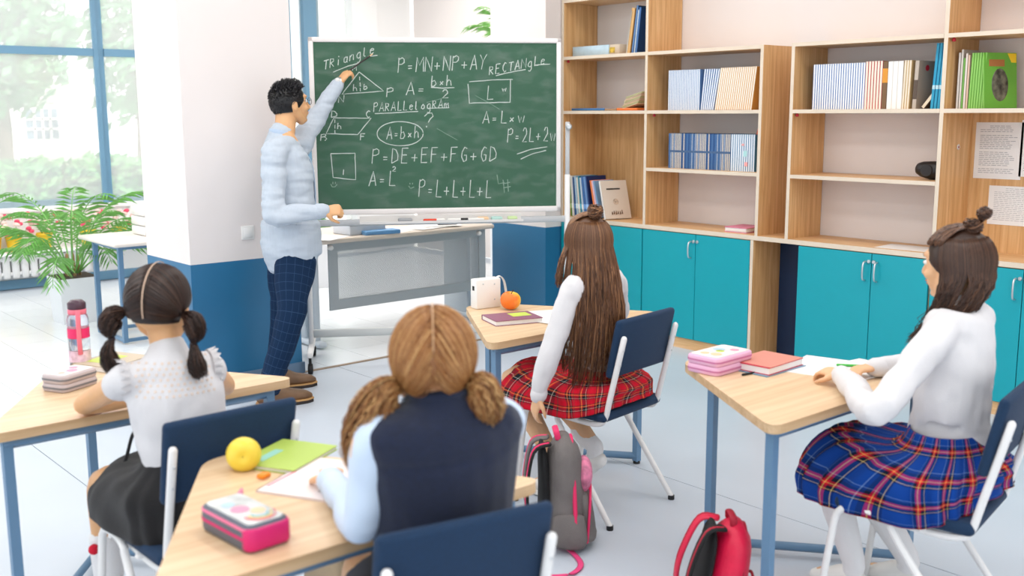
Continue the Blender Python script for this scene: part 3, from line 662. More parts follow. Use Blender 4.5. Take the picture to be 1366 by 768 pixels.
# eraser smears
sm = bpy.data.materials.new('chalk_smear'); sm.use_nodes = True; nt, bs = nodes_of(sm)
bs.inputs['Base Color'].default_value = (*lin((190, 205, 196)), 1); bs.inputs['Roughness'].default_value = 0.9
tc = nt.nodes.new('ShaderNodeTexCoord'); mp = nt.nodes.new('ShaderNodeMapping'); mp.inputs['Scale'].default_value = (3, 1, 7); mp.inputs['Rotation'].default_value = (0, 0.5, 0)
nz = nt.nodes.new('ShaderNodeTexNoise'); nz.inputs['Scale'].default_value = 2.2; nz.inputs['Detail'].default_value = 6
rp = nt.nodes.new('ShaderNodeValToRGB'); rp.color_ramp.elements[0].position = 0.48; rp.color_ramp.elements[0].color = (0, 0, 0, 1); rp.color_ramp.elements[1].position = 0.9; rp.color_ramp.elements[1].color = (0.28, 0.28, 0.28, 1)
nt.links.new(tc.outputs['Object'], mp.inputs[0]); nt.links.new(mp.outputs[0], nz.inputs['Vector']); nt.links.new(nz.outputs['Fac'], rp.inputs[0]); nt.links.new(rp.outputs[0], bs.inputs['Alpha'])
MB().add([(-h + 0.04, -0.0128, BZ0 + 0.04), (h - 0.04, -0.0128, BZ0 + 0.04), (h - 0.04, -0.0128, BZ1 - 0.04), (-h + 0.04, -0.0128, BZ1 - 0.04)], [(0, 1, 2, 3)]).build('chalk_dust', sm, bt)
# things in the tray
def onbw(lx, ly, z): return BC + bd * lx - bn * ly + V((0, 0, z))
def marker(x, cap, body, lab, L=0.12):
    t = thing('marker_pen', lab, 'marker', onbw(x, -0.085, 0.92), bang)
    MB().tube([(-L / 2, 0, 0), (L / 2 - 0.045, 0, 0)], 0.009, 10).build('barrel', body, t)
    MB().tube([(L / 2 - 0.043, 0, 0), (L / 2, 0, 0)], 0.0097, 10).build('cap', cap, t)
tx = lambda px: onboard(px, 292)[0]
marker(tx(578), M_plast, mat('marker_red', (226, 70, 40), 0.4), 'white marker with red end lying in the chalk tray')
marker(tx(610), M_black, M_plast, 'white marker with black cap lying in the chalk tray')
marker(tx(630), M_plast, M_plast, 'all white marker lying in the chalk tray')
for px, c, nm, L in ((643, (240, 205, 165), 'peach', .07), (661, (186, 222, 214), 'mint', .07), (682, (206, 230, 170), 'lime', .06), (540, (168, 170, 174), 'grey', .09)):
    MB().rbox((0, 0, 0.011), (L, 0.05, 0.022), 0.008, 2).build('board_sponge', mat('sponge_' + nm, c, 0.8, bump=0.3, bscale=300), label=nm + ' board sponge lying in the chalk tray', cat='sponge', loc=onbw(tx(px), -0.065, 0.911), rz=bang)

# ------------------------------------------------------------------ teacher's desk
DX0, DX1, DY0, DY1, DZ = -6.75, -6.06, 3.50, 5.05, 0.75
t = thing('teacher_desk', 'grey steel teacher desk with pale top behind the chalkboard', 'desk', ((DX0 + DX1) / 2, (DY0 + DY1) / 2, 0))
hx, hy = (DX1 - DX0) / 2, (DY1 - DY0) / 2
MB().rbox((0, 0, DZ - 0.016), (2 * hx, 2 * hy, 0.032), 0.01, 2).build('desktop', mat('desk_top', (222, 208, 194), 0.4), t)
M_perf = bpy.data.materials.new('perforated_steel'); M_perf.use_nodes = True; nt, bs = nodes_of(M_perf)
bs.inputs['Base Color'].default_value = (*lin((178, 183, 187)), 1); bs.inputs['Roughness'].default_value = 0.45
tc = nt.nodes.new('ShaderNodeTexCoord'); sx = nt.nodes.new('ShaderNodeSeparateXYZ'); nt.links.new(tc.outputs['Object'], sx.inputs[0])
def mth(op, a, b=None):
    n = nt.nodes.new('ShaderNodeMath'); n.operation = op
    for i, q in enumerate((a, b)):
        if q is None: continue
        if isinstance(q, (int, float)): n.inputs[i].default_value = q
        else: nt.links.new(q, n.inputs[i])
    return n.outputs[0]
k = 2 * math.pi / 0.013
cs = mth('MULTIPLY', mth('COSINE', mth('MULTIPLY', sx.outputs['Y'], k)), mth('COSINE', mth('MULTIPLY', sx.outputs['Z'], k)))
nt.links.new(mth('LESS_THAN', cs, 0.08), bs.inputs['Alpha'])
px_ = hx - 0.05
MB().b2((px_, -hy + 0.20, 0.33), (px_ + 0.003, hy - 0.12, 0.66)).build('perforated_screen', M_perf, t)
pf = MB().b2((px_ - 0.002, -hy + 0.13, 0.26), (px_ + 0.012, hy - 0.06, 0.33)).b2((px_ - 0.002, -hy + 0.13, 0.66), (px_ + 0.012, hy - 0.06, 0.716)).b2((px_ - 0.002, -hy + 0.13, 0.33), (px_ + 0.012, -hy + 0.20, 0.66)).b2((px_ - 0.002, hy - 0.12, 0.33), (px_ + 0.012, hy - 0.06, 0.66))
pf.build('screen_frame', M_grey, t)
for s in (-1, 1):
    y = s * (hy - 0.065)
    MB().rbox((0.20, y, 0.38), (0.075, 0.06, 0.68), 0.018, 2).build('leg', M_lgrey, t)
    MB().rbox((-0.04, y, 0.38), (0.30, 0.045, 0.68), 0.008, 1).build('leg_panel', M_lgrey, t)
    MB().rbox((0.0, y, 0.03), (0.62, 0.07, 0.04), 0.016, 2).build('foot', M_lgrey, t)
    MB().rbox((0.0, y, 0.70), (0.5, 0.05, 0.03), 0.008, 1).build('bracket', M_lgrey, t)
for yy in (-hy + 0.14, hy - 0.13):
    MB().tube([(px_ + 0.012, yy, 0.69), (px_ + 0.03, yy, 0.69)], 0.018, 12).build('screen_knob', M_plast, t)
MB().rbox((px_ - 0.04, hy - 0.09, 0.17), (0.02, 0.02, 0.03), 0.004, 1).build('cable_socket', M_black, t)
# on the desk
def on(px, py): p = onz(px, py, DZ); return (p.x, p.y, DZ)
def sheet(p, wd, dp, lab, rz=0.0, m=M_paper, th=0.002, name='paper_sheet', cat='paper'):
    return MB().b2((-wd / 2, -dp / 2, 0), (wd / 2, dp / 2, th)).build(name, m, label=lab, cat=cat, loc=p, rz=rz)
t = thing('storage_case', 'white flat plastic case on the teacher desk', 'case', (-6.26, 3.98, DZ), 0.02)
MB().rbox((0, 0, 0.033), (0.22, 0.30, 0.066), 0.008, 2).build('case_body', mat('case_white', (206, 212, 222), 0.35), t)
MB().rbox((0, 0, 0.074), (0.222, 0.302, 0.014), 0.005, 1).build('lid', mat('case_lid', (226, 230, 238), 0.35), t)
sheet((-6.16, 3.66, DZ), 0.21, 0.29, 'white sheet at the left end of the teacher desk', 0.5)
sheet((-6.20, 4.02, DZ), 0.05, 0.04, 'tiny note beside the plastic case on the teacher desk', 0.2)
MB().rbox((0, 0, 0.014), (0.12, 0.27, 0.028), 0.006, 2).build('folder', mat('folder_blue', (104, 158, 208), 0.45), label='blue folder in front of the white case on teacher desk', cat='folder', loc=(-6.125, 4.06, DZ), rz=-0.12)
for i, (x, y, r) in enumerate(((-6.22, 4.32, 0.3), (-6.25, 4.42, -0.1), (-6.20, 4.52, 0.15), (-6.30, 4.60, 0.5), (-6.22, 4.66, -0.35))):
    sheet((x, y, DZ + 0.0025 * i), 0.21, 0.29, ['paper sheet nearest the blue folder on teacher desk', 'second paper sheet right of the blue folder', 'paper sheet at the middle of the desk spread', 'slanted sheet in the desk spread', 'rightmost sheet of the desk spread with pencil'][i], r)
o = MB().tube([(-0.07, 0, 0.005), (0.07, 0, 0.005)], 0.004, 8).build('pencil', M_black, label='dark pencil lying on the rightmost desk sheet', cat='pencil', loc=(-6.16, 4.68, DZ + 0.0135), rz=1.2)
MB().rbox((0, 0, 0.02), (0.03, 0.05, 0.04), 0.006, 2).build('eraser', mat('eraser_brown', (170, 110, 50), 0.7), label='brown wooden eraser block on the teacher desk', cat='eraser', loc=(-6.45, 4.62, DZ))

# ------------------------------------------------------------------ pupils' triangular tables
def rounded_tri(hw, dp, tip, r=0.07, n=6):
    pts = [V((0, -hw)), V((0, hw)), V((dp, tip)), V((dp, -tip))]; out = []
    pts = pts[::-1]
    for i, p in enumerate(pts):
        a = (pts[i - 1] - p); b = (pts[(i + 1) % 4] - p); rr = min(r, a.length * .45, b.length * .45)
        p0 = p + a.normalized() * rr; p1 = p + b.normalized() * rr
        for k in range(n + 1):
            t = k / n; out.append((p0 * (1 - t) + p * t) * (1 - t) + (p * (1 - t) + p1 * t) * t)
    return out
TZ = 0.70
TPOLY = rounded_tri(0.50, 0.69, 0.07)
def table(x, y, lab, rz=math.pi):
    t = thing('pupil_table', lab, 'table', (x, y, 0), rz, 'triangular pupil tables')
    MB().prism(TPOLY, TZ - 0.028, TZ, m=0, ms=1).build('tabletop', [M_birch, M_birche], t)
    L = [(0.055, -0.415), (0.055, 0.415), (0.60, 0.0)]
    for k, (a, b) in enumerate(L):
        MB().b2((a - 0.014, b - 0.014, 0.012), (a + 0.014, b + 0.014, TZ - 0.03)).build('leg', M_tleg, t)
        MB().lathe([(0.016, 0), (0.016, 0.014)], 10, M=T_(a, b, 0)).build('rubber_foot', M_black, t)
    for i, j in ((0, 1), (1, 2), (2, 0)):
        a, b = V((*L[i], TZ - 0.048)), V((*L[j], TZ - 0.048))
        MB().tube([a, b], (0.019), 4, side=(0, 0, 1)).build('apron_rail', M_tleg, t)
        if (i, j) != (0, 1):
            a, b = V((*L[i], 0.035)), V((*L[j], 0.035))
            MB().tube([a, b], 0.017, 4, side=(0, 0, 1)).build('floor_rail', M_tleg, t)
    return t
table(-3.085, 1.205, 'birch-topped triangular table of the girl with two pigtails, water bottle on it')
table(-3.055, 3.01, 'birch-topped triangular table with the white box and orange apple')
table(-1.795, 1.16, 'birch-topped triangular table in the foreground with yellow apple')
table(-1.685, 2.915, 'birch-topped triangular table with the pale pink pencil case')

# ------------------------------------------------------------------ chairs
def chair(x, y, rz, lab):
    t = thing('pupil_chair', lab, 'chair', (x, y, 0), rz, 'navy pupil chairs')
    sx0, sx1, hw = -0.185, 0.205, 0.195
    se = MB().rbox((0.01, 0, 0.432), (0.40, 0.40, 0.042), 0.018, 3)
    se.v = [(p[0], p[1], p[2] - 0.10 * max(0, abs(p[0] - 0.01) - 0.13) - 0.012 * max(0, 1 - (p[1] / 0.2) ** 2) * (p[2] > 0.44)) for p in se.v]
    se.build('seat', M_navy, t)
    bk = MB().rbox((0, 0, 0), (0.03, 0.38, 0.235), 0.0148, 3)
    Mb = T_(-0.235, 0, 0.695) @ Matrix.Rotation(math.radians(-12), 4, 'Y')
    # finer grid for curvature
    vs = []
    for p in bk.v: vs.append(p)
    bk.v = [tuple(Mb @ V((p[0] - 0.0 + 0.5 * p[1] ** 2, p[1], p[2]))) for p in vs]
    bk.build('backrest', M_navy, t)
    for s in (-1, 1):
        yy = s * 0.19
        MB().tube([(0.245, s * 0.215, 0.012), (0.205, s * 0.205, 0.34), (0.19, s * 0.203, 0.398), (0.155, s * 0.203, 0.418), (0.085, s * 0.203, 0.418), (0.035, s * 0.204, 0.40), (0.01, s * 0.206, 0.35), (-0.235, s * 0.215, 0.012)], 0.0115, 10, sub=3).build('side_frame', M_cwhite, t)
        MB().tube([(0.17, s * 0.17, 0.402), (-0.06, s * 0.18, 0.392), (-0.145, s * 0.178, 0.394), (-0.178, s * 0.176, 0.42), (-0.20, s * 0.176, 0.50), (-0.262, s * 0.176, 0.745)], 0.0115, 10, sub=3).build('back_post', M_cwhite, t)
        for zz in (0.64, 0.70):
            MB().ell((-0.262 + (0.745 - zz) * 0.25 - 0.0118, s * 0.176, zz), (0.003, 0.004, 0.004), 8, 6).build('rivet', M_steel, t)
        for xx in (0.245, -0.235):
            MB().lathe([(0.0135, 0), (0.0135, 0.018)], 10, M=T_(xx, s * 0.215, 0)).build('foot_cap', M_black, t)
    for xx in (0.14, -0.05):
        MB().tube([(xx, -0.2, 0.402), (xx, 0.2, 0.402)], 0.009, 8).build('cross_tube', M_cwhite, t)
    return t
C1 = chair(-2.745, 1.18, math.radians(181), 'navy padded chair of the girl in white blouse and black skirt')
C2 = chair(-1.745, 1.235, math.radians(168), 'navy padded chair cut off at the bottom in the foreground')
C3 = chair(-2.912, 2.953, math.radians(188), 'navy padded chair of the long-haired girl in red plaid skirt')
C4 = chair(-1.48, 2.925, math.radians(191), 'navy padded chair of the girl in blue plaid skirt')
# desk by the window
t = thing('window_table', 'pale small table with blue legs by the window', 'table', (-7.42, 3.10, 0))
MB().rbox((0, 0, 0.705), (0.72, 1.10, 0.03), 0.012, 2).build('tabletop', mat('window_table_top', (232, 224, 216), 0.35), t)
for a in (-0.24, 0.24):
    for b in (-0.47, 0.47):
        MB().b2((a - 0.016, b - 0.016, 0.01), (a + 0.016, b + 0.016, 0.69)).build('leg', M_tleg, t)
    MB().b2((a - 0.012, -0.47, 0.66), (a + 0.012, 0.47, 0.69)).b2((a - 0.012, -0.47, 0.012), (a + 0.012, 0.47, 0.036)).build('rail', M_tleg, t)
MB().b2((-0.24, -0.482, 0.66), (0.24, -0.458, 0.69)).build('rail', M_tleg, t); MB().b2((-0.24, -0.482, 0.012), (0.24, -0.458, 0.036)).build('rail', M_tleg, t)
p = onz(182, 302, 0.72)
t = thing('plastic_drawers', 'clear white desktop drawers standing on the window table', 'organizer', (-7.45, 2.98, 0.72))
for k in range(3):
    d = MB().rbox((0, 0, 0.035 + k * 0.07), (0.24, 0.22, 0.062), 0.006, 1).build('drawer', M_plast, t)
    MB().rbox((0.122, 0, 0.04 + k * 0.07), (0.008, 0.06, 0.014), 0.003, 1).build('pull', M_steel, d)
# ------------------------------------------------------------------ outside the window
M_leaf = mat('hedge_leaf', (92, 156, 84), 0.6, var=0.35, vscale=3); M_leaf2 = mat('tree_leaf', (96, 160, 104), 0.6, var=0.3, vscale=2)
M_stucco = mat('stucco', (240, 238, 234), 0.85, var=0.03, vscale=2); M_pave = mat('paving', (226, 222, 214), 0.85)
MB().b2((-40, -25, -0.25), (WX - 0.26, 30, -0.15)).build('ground_outside', M_pave, label='bright paved yard outside the window', kind='structure')
def foliage(n, fn, size, seed):
    rr = random.Random(seed); mb = MB()
    for i in range(n):
        p = fn(rr); s = size * rr.uniform(0.6, 1.3)
        a = V((rr.gauss(0, 1), rr.gauss(0, 1), rr.gauss(0, 1))).normalized(); b = a.orthogonal().normalized(); c = a.cross(b)
        mb.add([p - b * s, p + c * s * 0.45, p + b * s, p - c * s * 0.45], [(0, 1, 2, 3)])
    return mb
HX = -14.5
hz = onx(60, 212, HX).z
def hedge(y0, y1, lab, seed):
    t = thing('hedge', lab, 'hedge', (HX - 0.4, (y0 + y1) / 2, -0.15), group='hedge in the yard'); W = (y1 - y0) / 2; hh = hz + 0.15
    def f(rr):
        u = rr.uniform(-W, W); q = rr.random()
        top = hh * (0.93 + 0.09 * noise.noise(V((u * 1.7 + seed, 0, 0))))
        if q < 0.6: return V((0.4 + rr.uniform(-0.08, 0.06), u, rr.uniform(0.02, top)))
        if q < 0.85: return V((rr.uniform(-0.4, 0.4), u, top + rr.uniform(-0.1, 0.05)))
        return V((rr.uniform(-0.4, 0.4), rr.choice((-W, W)), rr.uniform(0, top)))
    tag(foliage(2600, f, 0.09, seed).build('foliage', M_leaf, t), kind='stuff')
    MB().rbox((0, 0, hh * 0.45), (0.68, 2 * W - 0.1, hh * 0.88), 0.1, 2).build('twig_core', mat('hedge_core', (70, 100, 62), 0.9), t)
hy = [onx(-60, 200, HX).y, onx(75, 200, HX).y, onx(230, 200, HX).y]
hedge(hy[0] - 1.5, hy[1], 'green garden hedge left of the window mullion', 1); hedge(hy[1] + 0.2, hy[2] + 1.5, 'green garden hedge behind the window mullion', 2)
BXo = -21.0
y1 = onx(122, 150, BXo).y; zt = onx(60, 122, BXo).z
t = thing('garden_building', 'low white stucco building with barred window beyond the hedge', 'building', (BXo, y1 - 3, -0.15))
MB().b2((-4, -5, 0), (0, 3, zt + 0.15)).build('wall', M_stucco, t)
MB().b2((-4.3, -5.2, zt + 0.15), (0.25, 3.2, zt + 0.33)).build('roof', mat('roof_pale', (220, 214, 206), 0.8), t)
a, b = onx(32, 145, BXo), onx(78, 185, BXo); cx, cz = (a.y + b.y) / 2 - (y1 - 3), (a.z + b.z) / 2 + 0.15; ww, wh = b.y - a.y, a.z - b.z
wn = MB().b2((0.005, cx - ww / 2 - 0.08, cz - wh / 2 - 0.08), (0.05, cx + ww / 2 + 0.08, cz + wh / 2 + 0.08)).build('window_surround', M_white, t)
MB().b2((0.05, cx - ww / 2, cz - wh / 2), (0.055, cx + ww / 2, cz + wh / 2)).build('pane', mat('dark_pane', (110, 130, 150), 0.2), wn)
for k in range(1, 4):
    MB().b2((0.055, cx - ww / 2 + ww * k / 4 - 0.02, cz - wh / 2), (0.08, cx - ww / 2 + ww * k / 4 + 0.02, cz + wh / 2)).build('glazing_bar', M_white, wn)
for k in range(1, 3):
    MB().b2((0.055, cx - ww / 2, cz - wh / 2 + wh * k / 3 - 0.02), (0.08, cx + ww / 2, cz - wh / 2 + wh * k / 3 + 0.02)).build('glazing_bar', M_white, wn)
# taller pale block behind and trees
p = onx(90, 60, -32)
MB().b2((-5, -10, 0), (0, 12, 10)).build('apartment_block', mat('stucco_far', (222, 226, 228), 0.9), label='tall pale building filling the background behind the trees', cat='building', loc=(-32, p.y, -0.15))
def tree(px, py, X, rx, rz_, n, lab, seed):
    c = onx(px, py, X); t = thing('garden_tree', lab, 'tree', (X, c.y, -0.15), group='trees in the yard'); ch = c.z + 0.15
    def f(rr):
        while True:
            q = V((rr.uniform(-1, 1), rr.uniform(-1, 1), rr.uniform(-1, 1)))
            if 0.35 < q.length < 1 + 0.25 * noise.noise(q * 3 + V((seed, 0, 0))): break
        return V((q.x * rx, q.y * rx, ch + q.z * rz_))
    tag(foliage(n, f, 0.13, seed).build('foliage', M_leaf2, t), kind='stuff')
    MB().tube([(0, 0, 0), (0.06, 0.05, ch * 0.5), (0, 0, ch), (0.1, 0, ch + rz_ * 0.6)], [0.13, 0.1, 0.07, 0.03], 8, sub=2).build('trunk', mat('bark', (120, 104, 90), 0.9), t)
    for k in range(5):
        a = k * 1.256 + seed
        MB().tube([(0, 0, ch - rz_ * 0.4), (rx * 0.5 * math.cos(a), rx * 0.5 * math.sin(a), ch), (rx * 0.8 * math.cos(a), rx * 0.8 * math.sin(a), ch + rz_ * 0.3)], [0.05, 0.03, 0.012], 6).build('branch', mat('bark', (120, 104, 90), 0.9), t)
tree(-10, 40, -17.5, 1.15, 1.3, 2600, 'leafy tree at the left edge of the window view', 3)
tree(178, 55, -18.5, 0.85, 1.5, 1300, 'thin leafy tree seen between mullion and pillar', 5)

# ------------------------------------------------------------------ plants indoors
M_palm = mat('palm_leaf', (112, 172, 84), 0.5, var=0.25, vscale=8); M_stem = mat('palm_stem', (150, 150, 90), 0.6)
def frond(L, el, az, droop, seed, n=22, wl=0.16):
    """arching palm frond: rachis and paired leaflets"""
    rr = random.Random(seed); mb = MB(); P = []
    d = V((math.cos(az), math.sin(az), 0))
    for k in range(12):
        u = k / 11; e = el - droop * u * u
        P.append((P[-1] + (d * math.cos(e) + V((0, 0, math.sin(e)))) * (L / 11)) if P else V((0, 0, 0)))
    mb.tube(P, [0.006 * (1 - 0.8 * k / 11) + 0.001 for k in range(12)], 5)
    for k in range(n):
        u = 0.28 + 0.72 * k / n; q = u * 11; i = min(10, int(q)); p = P[i].lerp(P[i + 1], q - i); tg = (P[i + 1] - P[i]).normalized()
        for s in (-1, 1):
            sd_ = tg.cross(V((0, 0, 1))).normalized() * s
            dr = (sd_ * 0.75 + tg * 0.75 + V((0, 0, rr.uniform(-0.25, 0.1)))).normalized(); ll = wl * math.sin(math.pi * (0.15 + 0.8 * (k / n))) * rr.uniform(0.85, 1.15) + 0.03
            w_ = dr.cross(tg).normalized().cross(dr) * 0.0058
            tip = p + dr * ll + V((0, 0, -ll * 0.35)); md = p + dr * ll * 0.5 + V((0, 0, -ll * 0.08))
            mb.add([p, md + w_, tip, md - w_], [(0, 1, 2), (0, 2, 3)])
    return mb
pc = V((-8.28, 2.66, 0))
t = thing('potted_palm', 'green feathery palm in a white square planter by the window', 'plant', pc)
MB().prism([(-0.13, -0.13), (0.13, -0.13), (0.13, 0.13), (-0.13, 0.13)], 0, 0.35).build('planter', mat('planter_white', (232, 234, 238), 0.4), t)
pl = [c for c in t.children][0]
pl.data.vertices.foreach_get
for v_ in pl.data.vertices:
    if v_.co.z > 0.1: v_.co.x *= 1.15; v_.co.y *= 1.15
MB().b2((-0.14, -0.14, 0.348), (0.14, 0.14, 0.356)).build('soil', mat('soil', (60, 48, 40), 0.95), t)
rr = random.Random(4)
for k in range(19):
    az = k * 2.399 + 0.3; el = 1.5 - 0.9 * (k / 19); L = (0.80 + 0.35 * rr.random()) * (1 - 0.3 * k / 19)
    o = frond(L, el, az, 1.5 + 0.5 * rr.random(), k, 18).build('frond', M_palm, t); o.location = (0.05 * math.cos(az), 0.05 * math.sin(az), 0.38)
for k in range(5):
    MB().tube([(0.05 * math.cos(k * 1.3), 0.05 * math.sin(k * 1.3), 0.35), (0.04 * math.cos(k * 1.3), 0.04 * math.sin(k * 1.3), 0.52)], [0.013, 0.008], 7).build('stem', mat('palm_trunk', (150, 120, 80), 0.8), t)
M_ypot = mat('yellow_pot', (240, 200, 40), 0.4); M_rose = mat('petal_rose', (222, 70, 100), 0.6); M_blush = mat('petal_blush', (240, 210, 200), 0.6)
def flowerpot(px, py, lab, seed, sc=1.0):
    y = onx(px, py, WX + 0.13).y
    t = thing('flower_pot', lab, 'plant', (WX + 0.12, y, 0.36), group='flower pots on the window sill'); rr = random.Random(seed)
    pt = MB().lathe([(0.052 * sc, 0), (0.07 * sc, 0.13 * sc), (0.076 * sc, 0.13 * sc), (0.076 * sc, 0.15 * sc), (0.066 * sc, 0.15 * sc), (0.062 * sc, 0.13 * sc)], 20).build('pot', M_ypot, t)
    for k in range(7):
        a = k * 0.9 + seed; q = V((0.035 + 0.055 * math.cos(a), 0.14 * math.sin(a), 0.18 + 0.16 * rr.random())) * sc
        st = MB().tube([(0, 0, 0.12 * sc), q * 0.55 + V((0, 0, 0.06 * sc)), q], [0.004, 0.003, 0.002], 5, sub=2).build('stem', M_palm, t)
        for j in range(4):
            c = q + V((rr.uniform(-0.6, 1), rr.uniform(-1, 1), rr.uniform(-1, 0.6))) * 0.032 * sc
            MB().ell(c, (0.022 * sc, 0.026 * sc, 0.018 * sc), 7, 5).build('blossom', M_rose if (k + j) % 3 == 0 else M_blush, st)
flowerpot(19, 325, 'yellow pot of pink and white flowers, leftmost on the window sill', 1)
flowerpot(60, 322, 'yellow pot of flowers on sill, half hidden by the palm', 2)
flowerpot(118, 318, 'flower pot on sill behind the palm, below the mullion', 3)
flowerpot(160, 316, 'flower pot with red blossoms on sill behind the window table', 4)
flowerpot(-8, 330, 'flower pot cut by left picture edge on the window sill', 5)
# planters seen through the desk screen and the fern above the board
def planter(x, y, w_, hh, nf, L, lab, z=0.0, el0=1.35, trunk=0.0):
    t = thing('potted_plant', lab, 'plant', (x, y, z))
    MB().prism([(-w_ * .43, -w_ * .43), (w_ * .43, -w_ * .43), (w_ * .5, w_ * .5), (-w_ * .5, w_ * .5)] if False else [(-w_ / 2, -w_ / 2), (w_ / 2, -w_ / 2), (w_ / 2, w_ / 2), (-w_ / 2, w_ / 2)], 0, hh).build('planter', mat('planter_white', (232, 234, 238), 0.4), t)
    MB().b2((-w_ * .46, -w_ * .46, hh - 0.001), (w_ * .46, w_ * .46, hh + 0.006)).build('soil', mat('soil', (60, 48, 40), 0.95), t)
    for k in range(nf):
        o = frond(L * (0.8 + 0.3 * (k % 3) / 2), el0 - 0.7 * k / nf, k * 2.399, 1.4, 50 + k, 12, 0.13).build('frond', M_palm, t); o.location = (0, 0, hh + trunk)
    if trunk: MB().tube([(0, 0, hh), (0.03, 0.02, hh + trunk * 0.5), (0, 0, hh + trunk + 0.02)], [0.022, 0.016, 0.012], 8, sub=3).build('trunk', mat('palm_trunk', (150, 120, 80), 0.8), t)
    return t
planter(-8.55, 4.85, 0.42, 0.42, 8, 0.45, 'white planter with low plant seen through the desk screen')
planter(-7.55, 6.55, 0.34, 0.5, 14, 0.62, 'tall planter whose green leaves rise above the chalkboard', el0=1.3, trunk=1.62)
planter(-9.3, 5.0, 0.30, 0.55, 8, 0.4, 'planter by the window behind the teacher hand')

# ------------------------------------------------------------------ things on the pupils' tables
def tz(px, py, dz=0.0): p = onz(px, py, TZ); return V((p.x, p.y, TZ + dz))
def notebook(p, w_, d, hgt, rz, cov, lab, band=None, name='notebook'):
    t = thing(name, lab, 'book' if name == 'book' else 'notebook', p, rz)
    MB().b2((-w_ / 2 + 0.003, -d / 2 + 0.003, 0.002), (w_ / 2 - 0.003, d / 2 - 0.001, hgt - 0.002)).build('pages', M_paper, t)
    c = MB().b2((-w_ / 2, -d / 2, hgt - 0.0025), (w_ / 2, d / 2, hgt)).build('front_cover', cov, t)
    MB().b2((-w_ / 2, -d / 2, 0), (w_ / 2, d / 2, 0.0025)).build('back_cover', cov, t)
    MB().b2((-w_ / 2, -d / 2, 0), (-w_ / 2 + 0.0028, d / 2, hgt)).build('spine', cov, t)
    if band: MB().b2((band[0] * w_, band[1] * d, hgt), (band[2] * w_, band[3] * d, hgt + 0.0006)).build('cover_label', band[4], t)
    return t
M_lime = mat('lime_print', (196, 216, 84), 0.5)
# table of the pigtail girl
p = tz(108, 488); t = thing('water_bottle', 'clear water bottle with pink band and pink black lid', 'bottle', p)
M_clear = mat('clear_plastic', (225, 232, 240), 0.08, trans=0.85); M_hot = mat('hot_pink', (235, 40, 105), 0.45); M_cor = mat('coral_strap', (240, 120, 140), 0.5)
MB().lathe([(0.03, 0), (0.036, 0.006), (0.036, 0.17), (0.033, 0.185), (0.026, 0.19)], 24).build('body', M_clear, t)
MB().lathe([(0.0368, 0.105), (0.0368, 0.14)], 24).build('band', M_hot, t)
MB().lathe([(0.0366, 0.02), (0.0366, 0.06)], 24).build('label_print', mat('bottle_print', (240, 200, 214), 0.5, var=0.25, vscale=50), t)
MB().lathe([(0.028, 0.188), (0.031, 0.19), (0.031, 0.205), (0.029, 0.207)], 24).build('lid', M_cor, t)
MB().lathe([(0.030, 0.207), (0.031, 0.21), (0.031, 0.228), (0.02, 0.238), (0.001, 0.24)], 24).build('spout_cover', mat('lid_dark', (70, 40, 56), 0.3), t)
MB().tube([(0.034, -0.008, 0.205), (0.041, -0.012, 0.16), (0.040, -0.012, 0.09), (0.038, -0.01, 0.05)], (0.0085, 0.002), 8, side=(0, 1, 0)).build('strap', M_cor, t)
def rrect(L, W, r, n=4):
    out = []
    for cx_, cy_, a0 in ((L / 2 - r, W / 2 - r, 0), (-L / 2 + r, W / 2 - r, 90), (-L / 2 + r, -W / 2 + r, 180), (L / 2 - r, -W / 2 + r, 270)):
        for k in range(n + 1):
            a = math.radians(a0 + 90 * k / n); out.append((cx_ + r * math.cos(a), cy_ + r * math.sin(a)))
    return out
def soft_block(L, W, z0, z1, r=0.022, b=0.008):
    mb = MB(); lv = [(z0, b), (z0 + b * 0.3, b * 0.3), (z0 + b, 0), (z1 - b, 0), (z1 - b * 0.3, b * 0.3), (z1, b)]; vs = []; n = len(rrect(L, W, r))
    for z, i in lv: vs += [(x, y, z) for x, y in rrect(L - 2 * i, W - 2 * i, max(0.002, r - i))]
    fs = [(k * n + j, k * n + (j + 1) % n, (k + 1) * n + (j + 1) % n, (k + 1) * n + j) for k in range(5) for j in range(n)]
    return mb.add(vs, fs, None, 0, True).add(vs[:n], [list(range(n))[::-1]]).add(vs[-n:], [list(range(n))])
def pencil_case(p, rz, L, W, H, top, side, lab, zipm, art=None, layers=1, zippers=()):
    t = thing('pencil_case', lab, 'pencil case', p, rz)
    for k in range(layers):
        hh = H / layers
        soft_block(L, W, hh * k, hh * (k + 1), 0.022, min(0.010, hh * 0.2)).build('case_body', side, t)
        MB().prism(rrect(L + 0.003, W + 0.003, 0.023), hh * (k + 0.5) - 0.003, hh * (k + 0.5) + 0.003).build('zipper', zipm, t)
    MB().prism(rrect(L - 0.02, W - 0.02, 0.014), H - 0.001, H + 0.002).build('lid_panel', top, t)
    if art:
        for (x, y, r, m_) in art: MB().lathe([(r, 0), (r, 0.0008)], 14, M=T_(x, y, H + 0.002)).build('printed_patch', m_, t)
    return t
M_lpink = mat('pale_pink', (232, 180, 208), 0.6); M_prt = mat('print_cream', (236, 226, 222), 0.5, var=0.10, vscale=22); M_prp = mat('print_peach', (244, 200, 160), 0.5); M_prb = mat('print_sky', (180, 206, 226), 0.5)
M_gzip = mat('grey_zip', (120, 118, 122), 0.6); M_rosep = mat('rose_print', (240, 150, 176), 0.5)
pencil_case(tz(94, 516), 0.45, 0.105, 0.15, 0.055, M_prt, mat('case_grey_pink', (196, 182, 182), 0.6), 'grey zipped pencil case with pink print near the water bottle', M_gzip, [(0.012, 0.0, 0.018, M_rosep), (-0.015, 0.032, 0.014, M_rosep), (0.008, -0.04, 0.011, mat('print_salmon', (240, 176, 160), 0.5))], 2)
